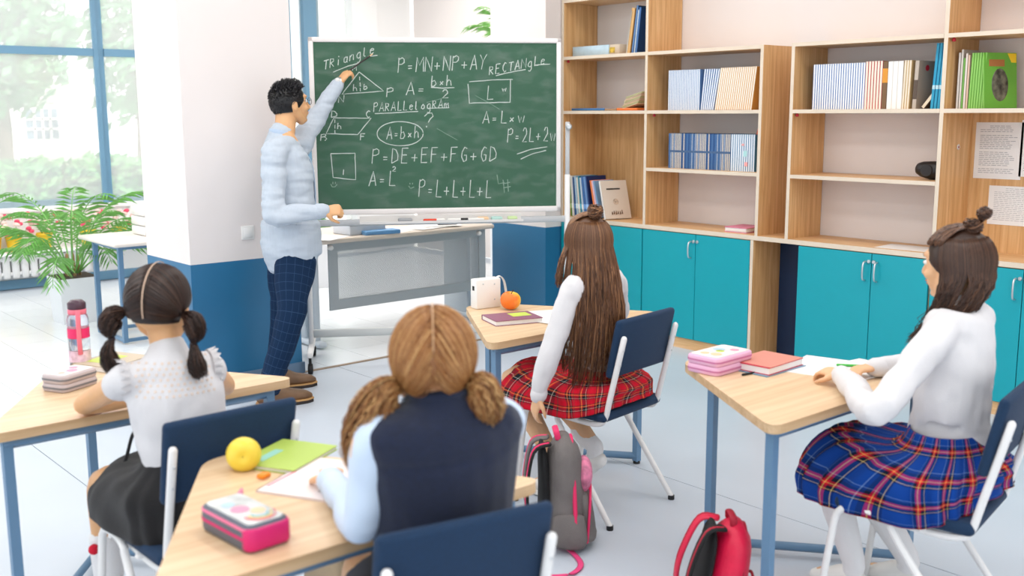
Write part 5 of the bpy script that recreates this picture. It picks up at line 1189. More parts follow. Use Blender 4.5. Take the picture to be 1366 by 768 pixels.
# --- seated skirt
def skirt(name, root, m, zw, rx, ry, front, half, zf, zs, back, zb, top, pleats=26, amp=0.012, cx=0.0, side_out=0.0, yaw=0.0):
    N = 156; R_ = 22; vs = []; fs = []; uvs = []; rowl = [0.0] * (N + 1); grid = []
    for k in range(N + 1):
        th = 2 * math.pi * k / N; c, s = math.cos(th), math.sin(th); fr = max(0, c); bk = max(0, -c)
        W = V((cx + rx * c, ry * s, zw))
        ex = front if c > 0 else back
        H = V((cx + (ex * (abs(c) ** 0.75)) * (1 if c > 0 else -1), half * (1 if s > 0 else -1) * (abs(s) ** 0.72), zs + (zf - zs) * fr ** 1.6 + (zb - zs) * bk ** 1.3))
        # thigh-top control points
        m1 = V((cx + (rx * 1.25 * c if c < 0 else rx * 1.1 * c + 0.10 * front * c), ry * 1.30 * s, zw - 0.05 - 0.01 * fr))
        kx = (0.80 * front * c) if c > 0 else (back * 1.03 * c)
        m2 = V((cx + kx, half * 0.97 * s * (0.78 + 0.22 * (1 - fr)), top * fr + (1 - fr) * (zs + 0.55 * (zw - zs)) + 0.0))
        m3 = H.lerp(m2, 0.30) + V((0.035 * fr, 0, 0.02)) + V((0, s * side_out, 0))
        C = [W, m1, m2, m3, H]; pts, _ = spline(C, [(0, 0)] * 5, 6); pts = pts[:]; row = []
        for i, p in enumerate(pts):
            v_ = i / (len(pts) - 1); am = amp * min(1, max(0, (v_ - 0.10)) * 2.2)
            out = V((c, s, 0.25)).normalized()
            q = noise.noise(V((c * 3, s * 3, v_ * 4))) * 0.012 * v_
            tri = abs(((k * pleats / N + 0.25 * math.sin(v_ * 3)) % 1.0) * 2 - 1) - 0.5
            row.append(p + out * (am * tri * 1.4 + q))
        grid.append(row)
    R_ = len(grid[0]) - 1
    for row in grid: vs += row
    for k in range(N):
        for i in range(R_):
            a = k * (R_ + 1) + i; b = (k + 1) * (R_ + 1) + i
            fs.append((a, b, b + 1, a + 1))
            u0, u1 = k / N * 1.9, (k + 1) / N * 1.9; v0, v1 = i / R_ * 0.42, (i + 1) / R_ * 0.42
            uvs.append([(u0, v0), (u1, v0), (u1, v1), (u0, v1)])
    mb = MB().add(vs, fs, Rz(yaw), 0, True, uvs)
    o = mb.build(name, m, root); sl = o.modifiers.new('thickness', 'SOLIDIFY'); sl.thickness = 0.003; return o
def sleeve_geo(mb, pts, rad): mb.tube(pts, rad, 14, sub=4)

def girl(label, loc, rz, P):
    root = thing('person', label, 'person', loc, rz)
    inv = (T_(*loc) @ Rz(rz)).inverted()
    L = lambda p: inv @ V(p)
    s = P.get('s', 1.0); hd = L(P['head']); shz = P['shz']; hw = P['hw']; hip = V((P.get('hipx', -0.03), 0, 0.515))
    nk = V((hd.x - 0.022, hd.y * 0.85, hd.z - 0.135 * s)); ch = V((hip.x * 0.35 + nk.x * 0.65, nk.y * 0.6, shz - 0.09)); ws = V((hip.x * 0.8 + nk.x * 0.2, nk.y * 0.25, 0.645))
    Mh = T_(*hd) @ Rz(P.get('hyaw', 0)) @ Matrix.Rotation(P.get('hpit', 0), 4, 'Y') @ Matrix.Rotation(P.get('hroll', 0), 4, 'X'); hs = P.get('hs', 0.97)
    skin = P.get('skin', M_skin); b = MB()
    b.tube([hip, ws, ch, V((nk.x, nk.y, shz))], [(0.118, 0.09), (0.092, 0.07), (0.112, 0.078), (0.07, 0.05)], 16, side=(0, 1, 0), sub=4)
    b.tube([V((nk.x - 0.012, nk.y, shz - 0.02)), nk + V((0, 0, 0.02)), hd + V((-0.012, 0, -0.04))], [(0.052, 0.048), (0.043, 0.042), (0.044, 0.044)], 14, side=(0, 1, 0), sub=3)
    head_geo(b, Mh, hs)
    cl = MB(); cr = P.get('cloth_r', 0.0)
    # blouse trunk
    o_ = P.get('ease', 0.014)
    tk = P.get('trunk', 1.0)
    cl.tube([hip + V((0, 0, P.get('hem', 0.085))), ws, ch, V((nk.x - 0.008, nk.y, shz - 0.005)), V((nk.x - 0.006, nk.y, shz + 0.03))], [((0.108 + o_) * tk, (0.084 + o_) * tk), ((0.100 + o_ * 1.4) * tk, (0.078 + o_ * 1.4) * tk), ((0.118 + o_) * tk, (0.084 + o_) * tk), (hw * 0.74 * tk, (0.062 + o_) * tk), (0.058 * tk, 0.056 * tk)], 20, side=(0, 1, 0), sub=4)
    parts_arm = []
    for sd_ in ('L', 'R'):
        if sd_ not in P: continue
        e = 1 if sd_ == 'L' else -1; A_ = P[sd_]; sh = V((nk.x - 0.005 + A_.get('shx', 0), nk.y + e * hw, shz - 0.035 + A_.get('shdz', 0)))
        el = L(A_['el']); wr = L(A_['wr']); up = (el - sh)
        b.tube([V((nk.x, nk.y + e * hw * 0.4, shz - 0.03)), sh, sh.lerp(el, 0.45), el, el.lerp(wr, 0.35), wr], [0.036, 0.040, 0.036, 0.030, 0.031, (0.021)], 12, sub=4)
        hand_geo(b, wr, inv.to_3x3() @ V(A_['hd']), inv.to_3x3() @ V(A_['hn']), A_.get('hs', 0.80), A_.get('curl', (0.35, 0.5, 0.4)), A_.get('th', e))
        if P.get('sleeve', 'long') == 'long':
            k = P.get('slr', 1.0)
            sleeve_geo(cl, [V((nk.x, nk.y + e * hw * 0.55, shz - 0.028)), sh, sh.lerp(el, 0.5), el, el.lerp(wr, 0.5), el.lerp(wr, 0.93)], [(0.046, 0.052), 0.054 * k, 0.050 * k, 0.046 * k, 0.045 * k, 0.032])
            cuff = MB().tube([el.lerp(wr, 0.90), el.lerp(wr, 1.0)], [0.0335, 0.0325], 14); parts_arm.append(cuff)
        elif P.get('sleeve') == 'cap':
            sleeve_geo(cl, [V((nk.x, nk.y + e * hw * 0.5, shz - 0.03)), sh, sh + (el - sh) * 0.22], [(0.046, 0.05), 0.048, 0.046])
    feet = []
    for sd_ in ('L', 'R'):
        e = 1 if sd_ == 'L' else -1
        kn = L(P['legs'][sd_][0]); an = L(P['legs'][sd_][1]); hj = V((hip.x + 0.01, e * 0.07, 0.505))
        b.tube([hj, hj.lerp(kn, 0.55), kn, kn.lerp(an, 0.35), an + V((0, 0, 0.03)), an], [0.068, 0.060, 0.050, 0.048, 0.030, 0.028], 14, sub=4)
        fd = inv.to_3x3() @ V(P['legs'][sd_][2]); fd.normalize(); feet.append((kn, an, fd))
        b.tube([an + V((0, 0, -0.02)), an + fd * 0.05 + V((0, 0, -0.04)), an + fd * 0.12 + V((0, 0, -0.052))], [0.028, 0.026, 0.02], 10, sub=2)
    body = link('body', fused(b, 0.0055, 4), skin, root)
    face_parts(root, Mh, hs, P['brow'])
    if P.get('blouse'):
        nm, m_ = P['blouse']
        link(nm, folds(fused(cl, 0.008, 5), P.get('famp', 0.006), P.get('ffreq', 11), P.get('fstr', (1, 1, 0.8)), P.get('seed', 1)), m_, root)
        for c_ in parts_arm: c_.build('cuff', m_, root)
    for (kn, an, fd) in feet:
        if 'sock' in P:
            t0 = P['sock']; MB().tube([kn.lerp(an, t0), kn.lerp(an, t0 + 0.3 * (1 - t0)), an + V((0, 0, 0.03)), an - V((0, 0, 0.01))], [0.052 if t0 < 0.6 else 0.04, 0.050 if t0 < 0.6 else 0.038, 0.037, 0.034], 14, sub=3).build('sock', M_sock, root)
        up = V((0, 0, 1)); fdir = fd
        sh = MB().tube([an - fdir * 0.035 + V((0, 0, -0.045)), an + fdir * 0.02 + V((0, 0, -0.035)), an + fdir * 0.08 + V((0, 0, -0.052)), an + fdir * 0.135 + V((0, 0, -0.062))], [(0.032, 0.034), (0.036, 0.042), (0.038, 0.032), (0.026, 0.02)], 14, side=fdir.cross(up), sub=4)
        sh_ = sh.build('shoe', P.get('shoe', M_shoe), root)
        if abs(fdir.z) < 0.2:
            pts = [(-0.04, -0.03), (-0.045, 0), (-0.04, 0.03), (0.05, 0.04), (0.12, 0.034), (0.155, 0.0), (0.12, -0.034), (0.05, -0.04)]
            Ms = Matrix(((fdir.x, -fdir.y, 0, an.x), (fdir.y, fdir.x, 0, an.y), (0, 0, 1, an.z), (0, 0, 0, 1)))
            MB().prism(pts[::-1], -0.092, -0.074, Ms).build('sole', M_shoe, sh_)
    return root, Mh @ Matrix.Scale(hs, 4), dict(nk=nk, ch=ch, ws=ws, hip=hip, hd=hd, L=L)

FX = V((-1, 0, 0))
# girl 1: two pigtails, white cap-sleeve blouse, black skirt
H_d = hair_mat('hair_darkbrown', (26, 16, 13), (46, 30, 24), (92, 64, 50), 0.38)
g1h = onx(212, 408, -2.80)
r1, S, J = girl('seated girl with dark double pigtails, white cap-sleeve blouse and black skirt', (-2.775, 1.17, 0), math.radians(173), dict(
    head=g1h, shz=0.905, hw=0.108, hs=1.0, skin=M_skin2, brow=H_d, sleeve='cap', blouse=('blouse', M_blouse), famp=0.006, seed=3, hem=0.11, ease=0.018,
    hroll=0.05, hyaw=math.radians(-37), hpit=0.08,
    L=dict(el=onz(112, 540, 0.735), wr=onz(196, 528, 0.735), hd=(-0.15, 1, 0), hn=(0, 0, -1)), R=dict(el=(-3.0, 1.40, 0.74), wr=(-3.22, 1.32, 0.735), hd=(-0.8, -0.5, 0), hn=(0, 0, -1)),
    legs=dict(L=((-3.085, 1.04, 0.485), (-3.10, 1.035, 0.10), FX), R=((-3.12, 1.23, 0.485), (-3.13, 1.23, 0.10), FX)), sock=0.42))
rr = random.Random(11); hb = MB(); hair_cap(hb, S, 0.2)
for sgn in (1, -1): parted(hb, S, (-0.18, sgn * 0.92, -0.36), sgn, 700, rr, 0.0014, 35, 205)
for sgn in (1, -1):
    a = on_head(V((-0.18, sgn * 0.92, -0.36)).normalized(), 0.004)
    out = 1.0 if sgn > 0 else 1.0
    tail(hb, S, [a, a + V((-0.01, sgn * 0.030, -0.012)), a + V((-0.014, sgn * 0.040, -0.045)), a + V((-0.012, sgn * 0.034, -0.078))], [0.008, 0.028, 0.030, 0.008], 230, rr, 0.0014)
    e = a + V((-0.012, sgn * 0.034, -0.078))
    tail(hb, S, [e, e + V((-0.006, sgn * 0.008, -0.03)), e + V((-0.012, sgn * (0.018 if sgn < 0 else -0.002), -0.062)), e + V((-0.02, sgn * (0.036 if sgn < 0 else -0.02), -0.092))], [0.007, 0.018, 0.026, 0.016], 230, rr, 0.0014)
hb.build('hair', H_d, r1)
for sgn in (1, -1):
    a = on_head(V((-0.18, sgn * 0.92, -0.36)).normalized(), 0.004)
    for q in (a, a + V((-0.012, sgn * 0.034, -0.078))): MB().ell(q, (0.010, 0.010, 0.008), 12, 8, S).build('hair_tie', mat('tie_dark', (40, 30, 34), 0.7), r1)
# pale parting line over the crown
MB().tube([S @ on_head(V((math.cos(a), 0.0, math.sin(a))), 0.0078) for a in [math.radians(48 + 13 * k) for k in range(13)]], (0.0020, 0.0016), 6, side=(0, 1, 0)).build('hair_parting', mat('scalp', (206, 176, 152), 0.6), r1)
# eyelet yoke and ruffles
nk = J['nk']
for e in (1, -1):
    rf = MB(); sh = V((nk.x - 0.005, nk.y + e * 0.122, 0.872)); vs = []; N = 40
    for k in range(N + 1):
        a = -2.3 + 4.6 * k / N; r_ = 0.056
        for j in range(3):
            w_ = 1 + 0.05 * j; fl_ = 0.004 * j * math.sin(k * 1.9)
            vs.append(sh + V((math.sin(a) * r_ * w_ * 0.95 + fl_, e * (-0.008 + 0.010 * j + fl_), math.cos(a) * r_ * w_ * 0.9)))
    rf.add(vs, [(k * 3 + j, k * 3 + j + 1, k * 3 + j + 4, k * 3 + j + 3) for k in range(N) for j in range(2)], None, 0, True).build('shoulder_ruffle', M_blouse, r1)
M_lace = mat('lace_hole', (226, 208, 194), 0.8)
me_b = [c for c in KIDS(r1) if c.name.startswith('blouse')][0].data
from mathutils.bvhtree import BVHTree
bv = BVHTree.FromPolygons([v.co for v in me_b.vertices], [p.vertices[:] for p in me_b.polygons])
ho = MB()
for i in range(-7, 8):
    for j in range(7):
        y_ = nk.y + (i + 0.5 * (j % 2)) * 0.0165; z_ = 0.915 - j * 0.0145
        hit = bv.ray_cast(V((nk.x - 0.3, y_, z_)), V((1, 0, 0)))
        if hit[0] is not None and abs(y_ - nk.y) < 0.105 and hit[3] < 0.4: ho.lathe([(0.0042, -0.0004), (0.0042, 0.0012)], 8, M=frame(hit[0], hit[1], (0.01, 0.3, 1)) @ Matrix.Rotation(math.pi / 2, 4, 'Y'))
tag(ho.build('lace_eyelets', M_lace, r1), kind='stuff')
skirt('skirt', r1, M_blackskirt, 0.665, 0.092, 0.112, 0.41, 0.205, 0.42, 0.435, 0.155, 0.452, 0.562, 18, 0.004, cx=-0.02, yaw=math.radians(14))
MB().ell(J['L']((-3.06, 0.985, 0.30)), (0.016, 0.016, 0.016), 12, 8).build('pompom', mat('pompom_red', (206, 20, 50), 0.9), r1)
MB().tube([J['L'](p) for p in (onx(188, 560, -2.92), onx(176, 582, -2.95), onx(170, 605, -2.96), onx(164, 622, -2.96))], (0.006, 0.002), 6, sub=3).build('waist_ribbon', M_blackskirt, r1)

# girl 2: ginger pigtails, navy vest, sky-blue sleeves (foreground)
H_g = hair_mat('hair_ginger', (84, 46, 22), (160, 106, 58), (222, 178, 118), 0.45)
g2h = onx(578, 484, -1.70)
r2_, S, J = girl('seated girl seen from behind with ginger pigtails, navy vest and sky-blue sleeves', (-1.725, 1.275, 0), math.radians(166), dict(
    head=g2h, shz=0.975, hw=0.145, hs=1.03, brow=H_g, blouse=('blouse', M_bshirt), seed=5, famp=0.007, hpit=0.08, hyaw=math.radians(-22),
    L=dict(el=onz(482, 700, 0.75), wr=onz(440, 640, 0.735), hd=(-0.75, 0.5, 0), hn=(0, 0, -1)), R=dict(el=(-1.83, 1.48, 0.76), wr=(-2.03, 1.42, 0.735), hd=(-1, -0.3, 0), hn=(0, 0, -1)),
    legs=dict(L=((-2.06, 1.29, 0.485), (-2.05, 1.29, 0.10), FX), R=((-2.04, 1.46, 0.485), (-2.03, 1.46, 0.10), FX)), sock=0.3, slr=0.86, trunk=0.82))
rr = random.Random(21); hb = MB(); hair_cap(hb, S, 0.35)
for sgn in (1, -1): parted(hb, S, (-0.22, sgn * 0.80, -0.60), sgn, 900, rr, 0.0016, 35, 212, 0.8)
for sgn in (1, -1):
    a = on_head(V((-0.22, sgn * 0.80, -0.60)).normalized(), 0.004)
    if sgn > 0: pth = [a, a + V((-0.012, 0.026, -0.008)), a + V((-0.01, 0.055, -0.055)), a + V((0.02, 0.085, -0.11)), a + V((0.05, 0.10, -0.18))]; pr = [0.010, 0.032, 0.046, 0.034, 0.012]
    else: pth = [a, a + V((-0.016, -0.024, -0.002)), a + V((-0.02, -0.034, -0.035)), a + V((0.0, -0.036, -0.062)), a + V((0.02, -0.034, -0.09))]; pr = [0.010, 0.030, 0.036, 0.030, 0.012]
    tail(hb, S, pth, pr, 420, rr, 0.0016, 0.010)
hb.build('hair', H_g, r2_)
for sgn in (1, -1): MB().ell(on_head(V((-0.22, sgn * 0.80, -0.60)).normalized(), 0.005), (0.012, 0.012, 0.009), 12, 8, S).build('hair_tie', mat('tie_dark', (40, 30, 34), 0.7), r2_)
MB().tube([S @ on_head(V((math.cos(a), 0.0, math.sin(a))), 0.006) for a in [math.radians(48 + 11 * k) for k in range(12)]], (0.0013, 0.0008), 6, side=(0, 1, 0)).build('hair_parting', mat('scalp_light', (206, 164, 122), 0.6), r2_)
nk, ch, ws, hip = J['nk'], J['ch'], J['ws'], J['hip']; vm = MB()
vm.tube([hip + V((0, 0, 0.03)), ws, ch, V((nk.x - 0.010, nk.y, 0.935)), V((nk.x - 0.01, nk.y, 0.975)), V((nk.x - 0.01, nk.y, 1.005))], [(0.150, 0.112), (0.146, 0.108), (0.172, 0.118), (0.176, 0.098), (0.130, 0.078), (0.066, 0.064)], 22, side=(0, 1, 0), sub=4)
for e in (1, -1): vm.tube([V((nk.x - 0.010, nk.y + e * 0.05, 0.962)), V((nk.x - 0.010, nk.y + e * 0.128, 0.940))], [(0.064, 0.042), (0.068, 0.050)], 14, side=(1, 0, 0))
link('vest', folds(fused(vm, 0.007, 6), 0.004, 9, (1, 1, 0.5), 8), M_vest, r2_)
cm = MB(); 
for k in range(0, 2): cm.tube([V((nk.x + 0.058 * math.cos(a), nk.y + 0.058 * math.sin(a), 1.0 + 0.012 * k - 0.012 * math.cos(a))) for a in [math.radians(60 + 20 * j) for j in range(13)]], 0.011, 8)
cm.build('vest_collar', M_vest, r2_)
MB().tube([V((nk.x + 0.07 * math.cos(a), nk.y + 0.075 * math.sin(a), 0.996 - 0.02 * math.cos(a))) for a in [math.radians(-70 + 14 * j) for j in range(11)]], (0.02, 0.006), 8, side=(0, 0, 1)).build('blouse_collar', M_bshirt, r2_)
skirt('skirt', r2_, M_vest, 0.62, 0.10, 0.12, 0.36, 0.175, 0.45, 0.452, 0.17, 0.452, 0.56, 18, 0.004, cx=-0.02)

# girl 3: long brown hair with top bun, white blouse, red tartan skirt
H_b = hair_mat('hair_brown', (54, 32, 20), (108, 70, 44), (178, 128, 86), 0.4)
r3w = math.radians(187); g3h = onx(783, 322, -2.86)
r3, S, J = girl('seated girl with waist-long brown hair, white blouse and red tartan skirt', (-2.90, 2.935, 0), r3w, dict(
    head=g3h, shz=0.955, hw=0.132, hs=0.93, brow=H_b, blouse=('blouse', M_blouse), seed=9, famp=0.008, slr=0.90, hyaw=math.radians(-18), hem=0.08, ease=0.010,
    L=dict(el=at(734, 470, 3.98), wr=at(718, 528, 4.03), hd=(-0.25, -0.1, -1), hn=(0.3, 0.95, 0), curl=(0.3, 0.5, 0.5)), R=dict(el=(-3.02, 3.20, 0.74), wr=(-3.20, 3.10, 0.735), hd=(-1, -0.3, 0), hn=(0, 0, -1)),
    legs=dict(L=((-3.25, 2.80, 0.475), (-3.01, 2.845, 0.10), (-0.97, -0.1, 0)), R=((-3.27, 2.98, 0.475), (-2.98, 3.02, 0.17), (-0.75, -0.1, -0.55))), sock=0.72))
rr = random.Random(31); hb = MB(); hair_cap(hb, S, 0.3)
for k in range(1100):    # half-up hair from the hairline to the bun, then the long lengths
    th = math.radians(rr.uniform(62, 298)); back = abs(math.degrees(th) - 180)
    d0 = V((math.cos(th) * 0.75 - 0.05, math.sin(th) * 0.75, 0.62 + 0.1 * rr.random())).normalized()
    d1 = V((math.cos(th) * 0.95 - 0.08, math.sin(th) * 0.95, -0.30)).normalized(); pts = []
    for i in range(6): pts.append(on_head(slerp(d0, d1, i / 5), 0.005 + 0.012 * (i / 5)))
    p = pts[-1]; end = (0.16 if back > 95 else 0.50) * rr.uniform(0.80, 1.06) if back > 70 else 0.56 * rr.uniform(0.82, 1.04)
    spread = rr.uniform(0.85, 1.05)
    for i in range(1, 11):
        t_ = i / 10; y_ = p.y * (1.0 + 0.85 * t_ * spread) * (1 - 0.20 * t_ * t_) + 0.012 * math.sin(t_ * 6 + k) * t_
        x_ = p.x * (1 - 0.15 * t_) + (-0.045 * math.sin(math.pi * min(1, t_ * 0.85)) if back < 80 else -0.01 * t_) + rr.gauss(0, 0.002)
        pts.append(V((x_, y_, p.z - end * t_)))
    strand(hb, [S @ q for q in pts], 0.0021, min(1, max(0.02, rr.gauss(0.45, 0.2))), 0.35)
for k in range(340):
    th = math.radians(rr.uniform(-75, 75)); d0 = V((math.cos(th) * 0.8, math.sin(th), 0.36 + 0.2 * rr.random())).normalized(); d1 = V((-0.42, 0.0, 0.9)).normalized()
    strand(hb, [S @ on_head(slerp(d0, d1, i / 8), 0.006 + 0.003 * rr.random()) for i in range(9)], 0.0017, min(1, max(0.05, rr.gauss(0.6, 0.2))), 0.8)
bun(hb, S, (-0.06, 0, 0.128), 0.034, 90, rr)
hb.build('hair', H_b, r3)
MB().tube([J['nk'] + V((0.045 * math.cos(a), 0.045 * math.sin(a), -0.006)) for a in [0.35 * j for j in range(19)]], (0.014, 0.006), 8, side=(0, 0, 1)).build('collar', M_blouse, r3)
skirt('tartan_skirt', r3, M_redplaid, 0.615, 0.088, 0.108, 0.445, 0.240, 0.395, 0.415, 0.17, 0.460, 0.555, 30, 0.010, cx=-0.02)

# girl 4: dark brown half-up hair with top knot, white blouse, blue tartan skirt
H_k = hair_mat('hair_chestnut', (32, 19, 13), (74, 47, 33), (132, 92, 66), 0.36)
g4h = onx(1277, 352, -1.50)
r4, S, J = girl('seated girl with top knot, white collared blouse and blue tartan skirt', (-1.48, 2.985, 0), math.radians(186), dict(
    head=g4h, shz=0.975, hw=0.140, hs=0.98, brow=H_k, blouse=('blouse', M_blouse), seed=13, famp=0.008, ease=0.022, slr=0.96, hyaw=math.radians(-9), hpit=0.10, hem=0.10,
    L=dict(el=onz(1168, 548, 0.75), wr=onz(1122, 500, 0.738), hd=(-0.9, 0.15, 0.03), hn=(0, 0.2, -1), curl=(0.45, 0.6, 0.4)), R=dict(el=(-1.62, 3.36, 0.75), wr=onz(1166, 490, 0.735), hd=(-0.35, -0.95, 0), hn=(0, 0, -1), curl=(0.5, 0.6, 0.4)),
    legs=dict(L=((-1.83, 2.93, 0.47), (-1.73, 2.96, 0.10), FX), R=((-1.85, 3.08, 0.47), (-1.63, 3.12, 0.10), FX)), sock=0.28))
rr = random.Random(41); hb = MB(); hair_cap(hb, S, 0.2)
for k in range(1000):
    th = math.radians(rr.uniform(72, 288)); left = math.degrees(th) < 180
    d0 = V((math.cos(th) * 0.8 - 0.05, math.sin(th) * 0.8, 0.55 + 0.1 * rr.random())).normalized()
    d1 = V((math.cos(th) * 0.9 - 0.10, math.sin(th) * 0.92, -0.40)).normalized(); pts = []
    for i in range(6): pts.append(on_head(slerp(d0, d1, i / 5), 0.004 + 0.008 * (i / 5)))
    p = pts[-1]; end = 0.25 * rr.uniform(0.75, 1.05)
    for i in range(1, 9):       # lengths are drawn forward over the left shoulder
        t_ = i / 8; tx_, ty_ = 0.088 + rr.gauss(0, 0.014), 0.112 + rr.gauss(0, 0.012)
        w_ = t_ ** 1.3 * 0.95; bow = math.sin(math.pi * t_) * (0.04 if abs(p.y) < 0.07 else 0.012)
        pts.append(V((p.x * (1 - w_) + tx_ * w_ - bow * 1.0, p.y * (1 - w_) + ty_ * w_, p.z - end * t_ * (0.75 + 0.25 * t_))))
    strand(hb, [S @ q for q in pts], 0.0021, min(1, max(0.02, rr.gauss(0.42, 0.2))), 0.4)
for k in range(380):
    th = math.radians(rr.uniform(-80, 80)); d0 = V((math.cos(th) * 0.8, math.sin(th), 0.40 + 0.2 * rr.random())).normalized(); d1 = V((-0.45, 0.0, 0.88)).normalized()
    strand(hb, [S @ on_head(slerp(d0, d1, i / 8), 0.006 + 0.004 * rr.random()) for i in range(9)], 0.0017, min(1, max(0.05, rr.gauss(0.58, 0.2))), 0.8)
bun(hb, S, (-0.055, 0, 0.118), 0.030, 60, rr, flat=0.6); bun(hb, S, (-0.085, -0.012, 0.152), 0.022, 60, rr)
hb.build('hair', H_k, r4)
cm = MB().tube([J['nk'] + V((0.050 * math.cos(a), 0.050 * math.sin(a), 0.004 - 0.012 * math.cos(a))) for a in [0.35 * j for j in range(19)]], (0.021, 0.006), 8, side=(0, 0, 1)); cm.build('collar', M_blouse, r4)
skirt('tartan_skirt', r4, M_blueplaid, 0.635, 0.098, 0.122, 0.42, 0.285, 0.375, 0.405, 0.16, 0.462, 0.575, 24, 0.018, cx=-0.02, side_out=0.01)
# ------------------------------------------------------------------ teacher
def bpt(px, py, off):
    d = ray(px, py); q = A + bn * (0.014 + off); return CAM + d * ((q - CAM).dot(bn) / d.dot(bn))
RW = V((math.cos(PSI), math.sin(PSI), 0)); AW = V((-math.sin(PSI), math.cos(PSI), 0))
tf = (RW * 0.90 + AW * 0.44).normalized(); trz = math.atan2(tf.y, tf.x)
an_n = onz(363, 541); an_f = onz(371, 519)
tl = (an_n + an_f) / 2; tl.z = 0
root = thing('person', 'standing man in pale blue shirt and navy check trousers writing on the chalkboard', 'person', tl, trz)
inv = (T_(*tl) @ Rz(trz)).inverted(); L = lambda p: inv @ V(p); D3 = inv.to_3x3()
hip = L(at(389, 330, 5.88)); ws = L(at(387, 290, 5.88)); ch = L(at(383, 225, 5.88)); nb = L(at(379, 181, 5.88)); hd = L(at(386, 139, 5.90))
shn = L(at(366, 203, 5.70)); eln = L(at(366, 288, 5.60)); wrn = L(at(433, 281, 5.66))
shf = L(at(397, 196, 6.06)); elf = L(at(418, 163, 6.22)); wrf = L(bpt(451, 112, 0.10))
hf = (RW * 0.80 + AW * 0.58 + V((0, 0, 0.10))).normalized()
Mh = frame(hd, D3 @ hf, (0, 0, 1)); hs = 1.05
b = MB()
b.tube([hip, ws, ch, nb + V((0, 0, -0.03))], [(0.15, 0.11), (0.14, 0.11), (0.165, 0.12), (0.10, 0.07)], 18, side=(0, 1, 0), sub=4)
b.tube([nb + V((-0.01, 0, -0.04)), nb + V((0.005, 0, 0.03)), hd + V((-0.02, 0, -0.05))], [(0.066, 0.064), (0.058, 0.058), (0.058, 0.06)], 16, side=(0, 1, 0), sub=3)
head_geo(b, Mh, hs)
b.tube([nb + V((0, -0.06, -0.05)), shn, shn.lerp(eln, 0.5), eln, eln.lerp(wrn, 0.4), wrn], [0.045, 0.045, 0.036, 0.030, 0.030, (0.027)], 14, sub=4)
b.tube([nb + V((0, 0.06, -0.05)), shf, shf.lerp(elf, 0.5), elf, elf.lerp(wrf, 0.4), wrf], [0.045, 0.045, 0.036, 0.030, 0.030, 0.027], 14, sub=4)
hand_geo(b, wrn, D3 @ (RW * 0.98 + AW * 0.05 + V((0, 0, 0.06))), D3 @ (AW * 0.8 + V((0, 0, -0.55))), 0.96, (0.95, 1.25, 0.9), thumb=-1, thumb_in=0.7)
hand_geo(b, wrf, D3 @ (RW * 0.55 + AW * 0.22 + V((0, 0, 0.72))), D3 @ (AW * 0.65 + RW * 0.6 + V((0, 0, -0.35))), 0.98, (0.55, 0.9, 0.6), thumb=1, thumb_in=0.5)
fl_n, fl_f = L(an_n), L(an_f)
knn = L(at(388, 420, 5.72)); knf = L(at(380, 418, 5.98))
hn_, hf_ = hip + V((0, -0.085, -0.04)), hip + V((0, 0.085, -0.04))
for h_, k_, f_ in ((hn_, knn, fl_n), (hf_, knf, fl_f)):
    an = V((f_.x, f_.y, 0.10)); b.tube([h_, h_.lerp(k_, 0.5), k_, k_.lerp(an, 0.4), an], [0.08, 0.07, 0.055, 0.05, 0.038], 14, sub=4)
    b.tube([an + V((0, 0, -0.03)), an + V((0.07, 0, -0.05)), an + V((0.15, 0, -0.06))], [0.034, 0.032, 0.025], 10, sub=2)
link('body', fused(b, 0.0055, 4), M_skin2, root)
H_bl = hair_mat('hair_black', (10, 9, 11), (22, 20, 24), (58, 56, 66), 0.35)
face_parts(root, Mh, hs, H_bl)
# shirt
c = MB()
c.tube([hip + V((0, 0, -0.03)), ws + V((0, 0, -0.03)), ws, ch, nb + V((-0.02, 0, -0.05)), nb + V((-0.012, 0, 0.012))], [(0.200, 0.166), (0.194, 0.160), (0.172, 0.140), (0.182, 0.138), (0.135, 0.098), (0.072, 0.070)], 24, side=(0, 1, 0), sub=4)
sleeve_geo(c, [nb + V((-0.01, -0.09, -0.055)), shn, shn.lerp(eln, 0.5), eln, eln.lerp(wrn, 0.45), eln.lerp(wrn, 0.92)], [(0.062, 0.07), 0.073, 0.066, 0.060, 0.054, 0.042])
sleeve_geo(c, [nb + V((-0.01, 0.09, -0.055)), shf, shf.lerp(elf, 0.5), elf, elf.lerp(wrf, 0.45), elf.lerp(wrf, 0.92)], [(0.062, 0.07), 0.072, 0.066, 0.060, 0.052, 0.040])
sh_me = folds(folds(fused(c, 0.008, 5), 0.010, 6, (0.6, 0.6, 2.6), 2), 0.005, 14, (0.7, 0.7, 2.0), 6)
link('shirt', sh_me, M_shirt, root)
for e, w_ in ((eln, wrn), (elf, wrf)): MB().tube([e.lerp(w_, 0.86), e.lerp(w_, 0.99)], [0.043, 0.040], 16).build('cuff', M_shirt, root)
MB().tube([nb + V((-0.012 + 0.066 * math.cos(a), 0.066 * math.sin(a), 0.014 - 0.014 * math.cos(a))) for a in [0.33 * j for j in range(20)]], (0.014, 0.005), 8, side=(0, 0, 1)).build('shirt_collar', mat('collar_band', (176, 194, 216), 0.75), root)
MB().tube([nb + V((0.052, 0, -0.01)), nb + V((0.095, 0, -0.07)), ch + V((0.146, 0, 0.0)), ws + V((0.148, 0, 0.0)), hip + V((0.148, 0, 0.0))], (0.016, 0.004), 8, side=(0, 1, 0), sub=4).build('button_placket', mat('placket', (184, 202, 222), 0.75), root)
for k in range(5):
    p = ch.lerp(ws, k / 4) + V((0.152, 0, 0.05)); MB().ell(p, (0.004, 0.006, 0.006), 8, 6).build('button', M_plast, root)
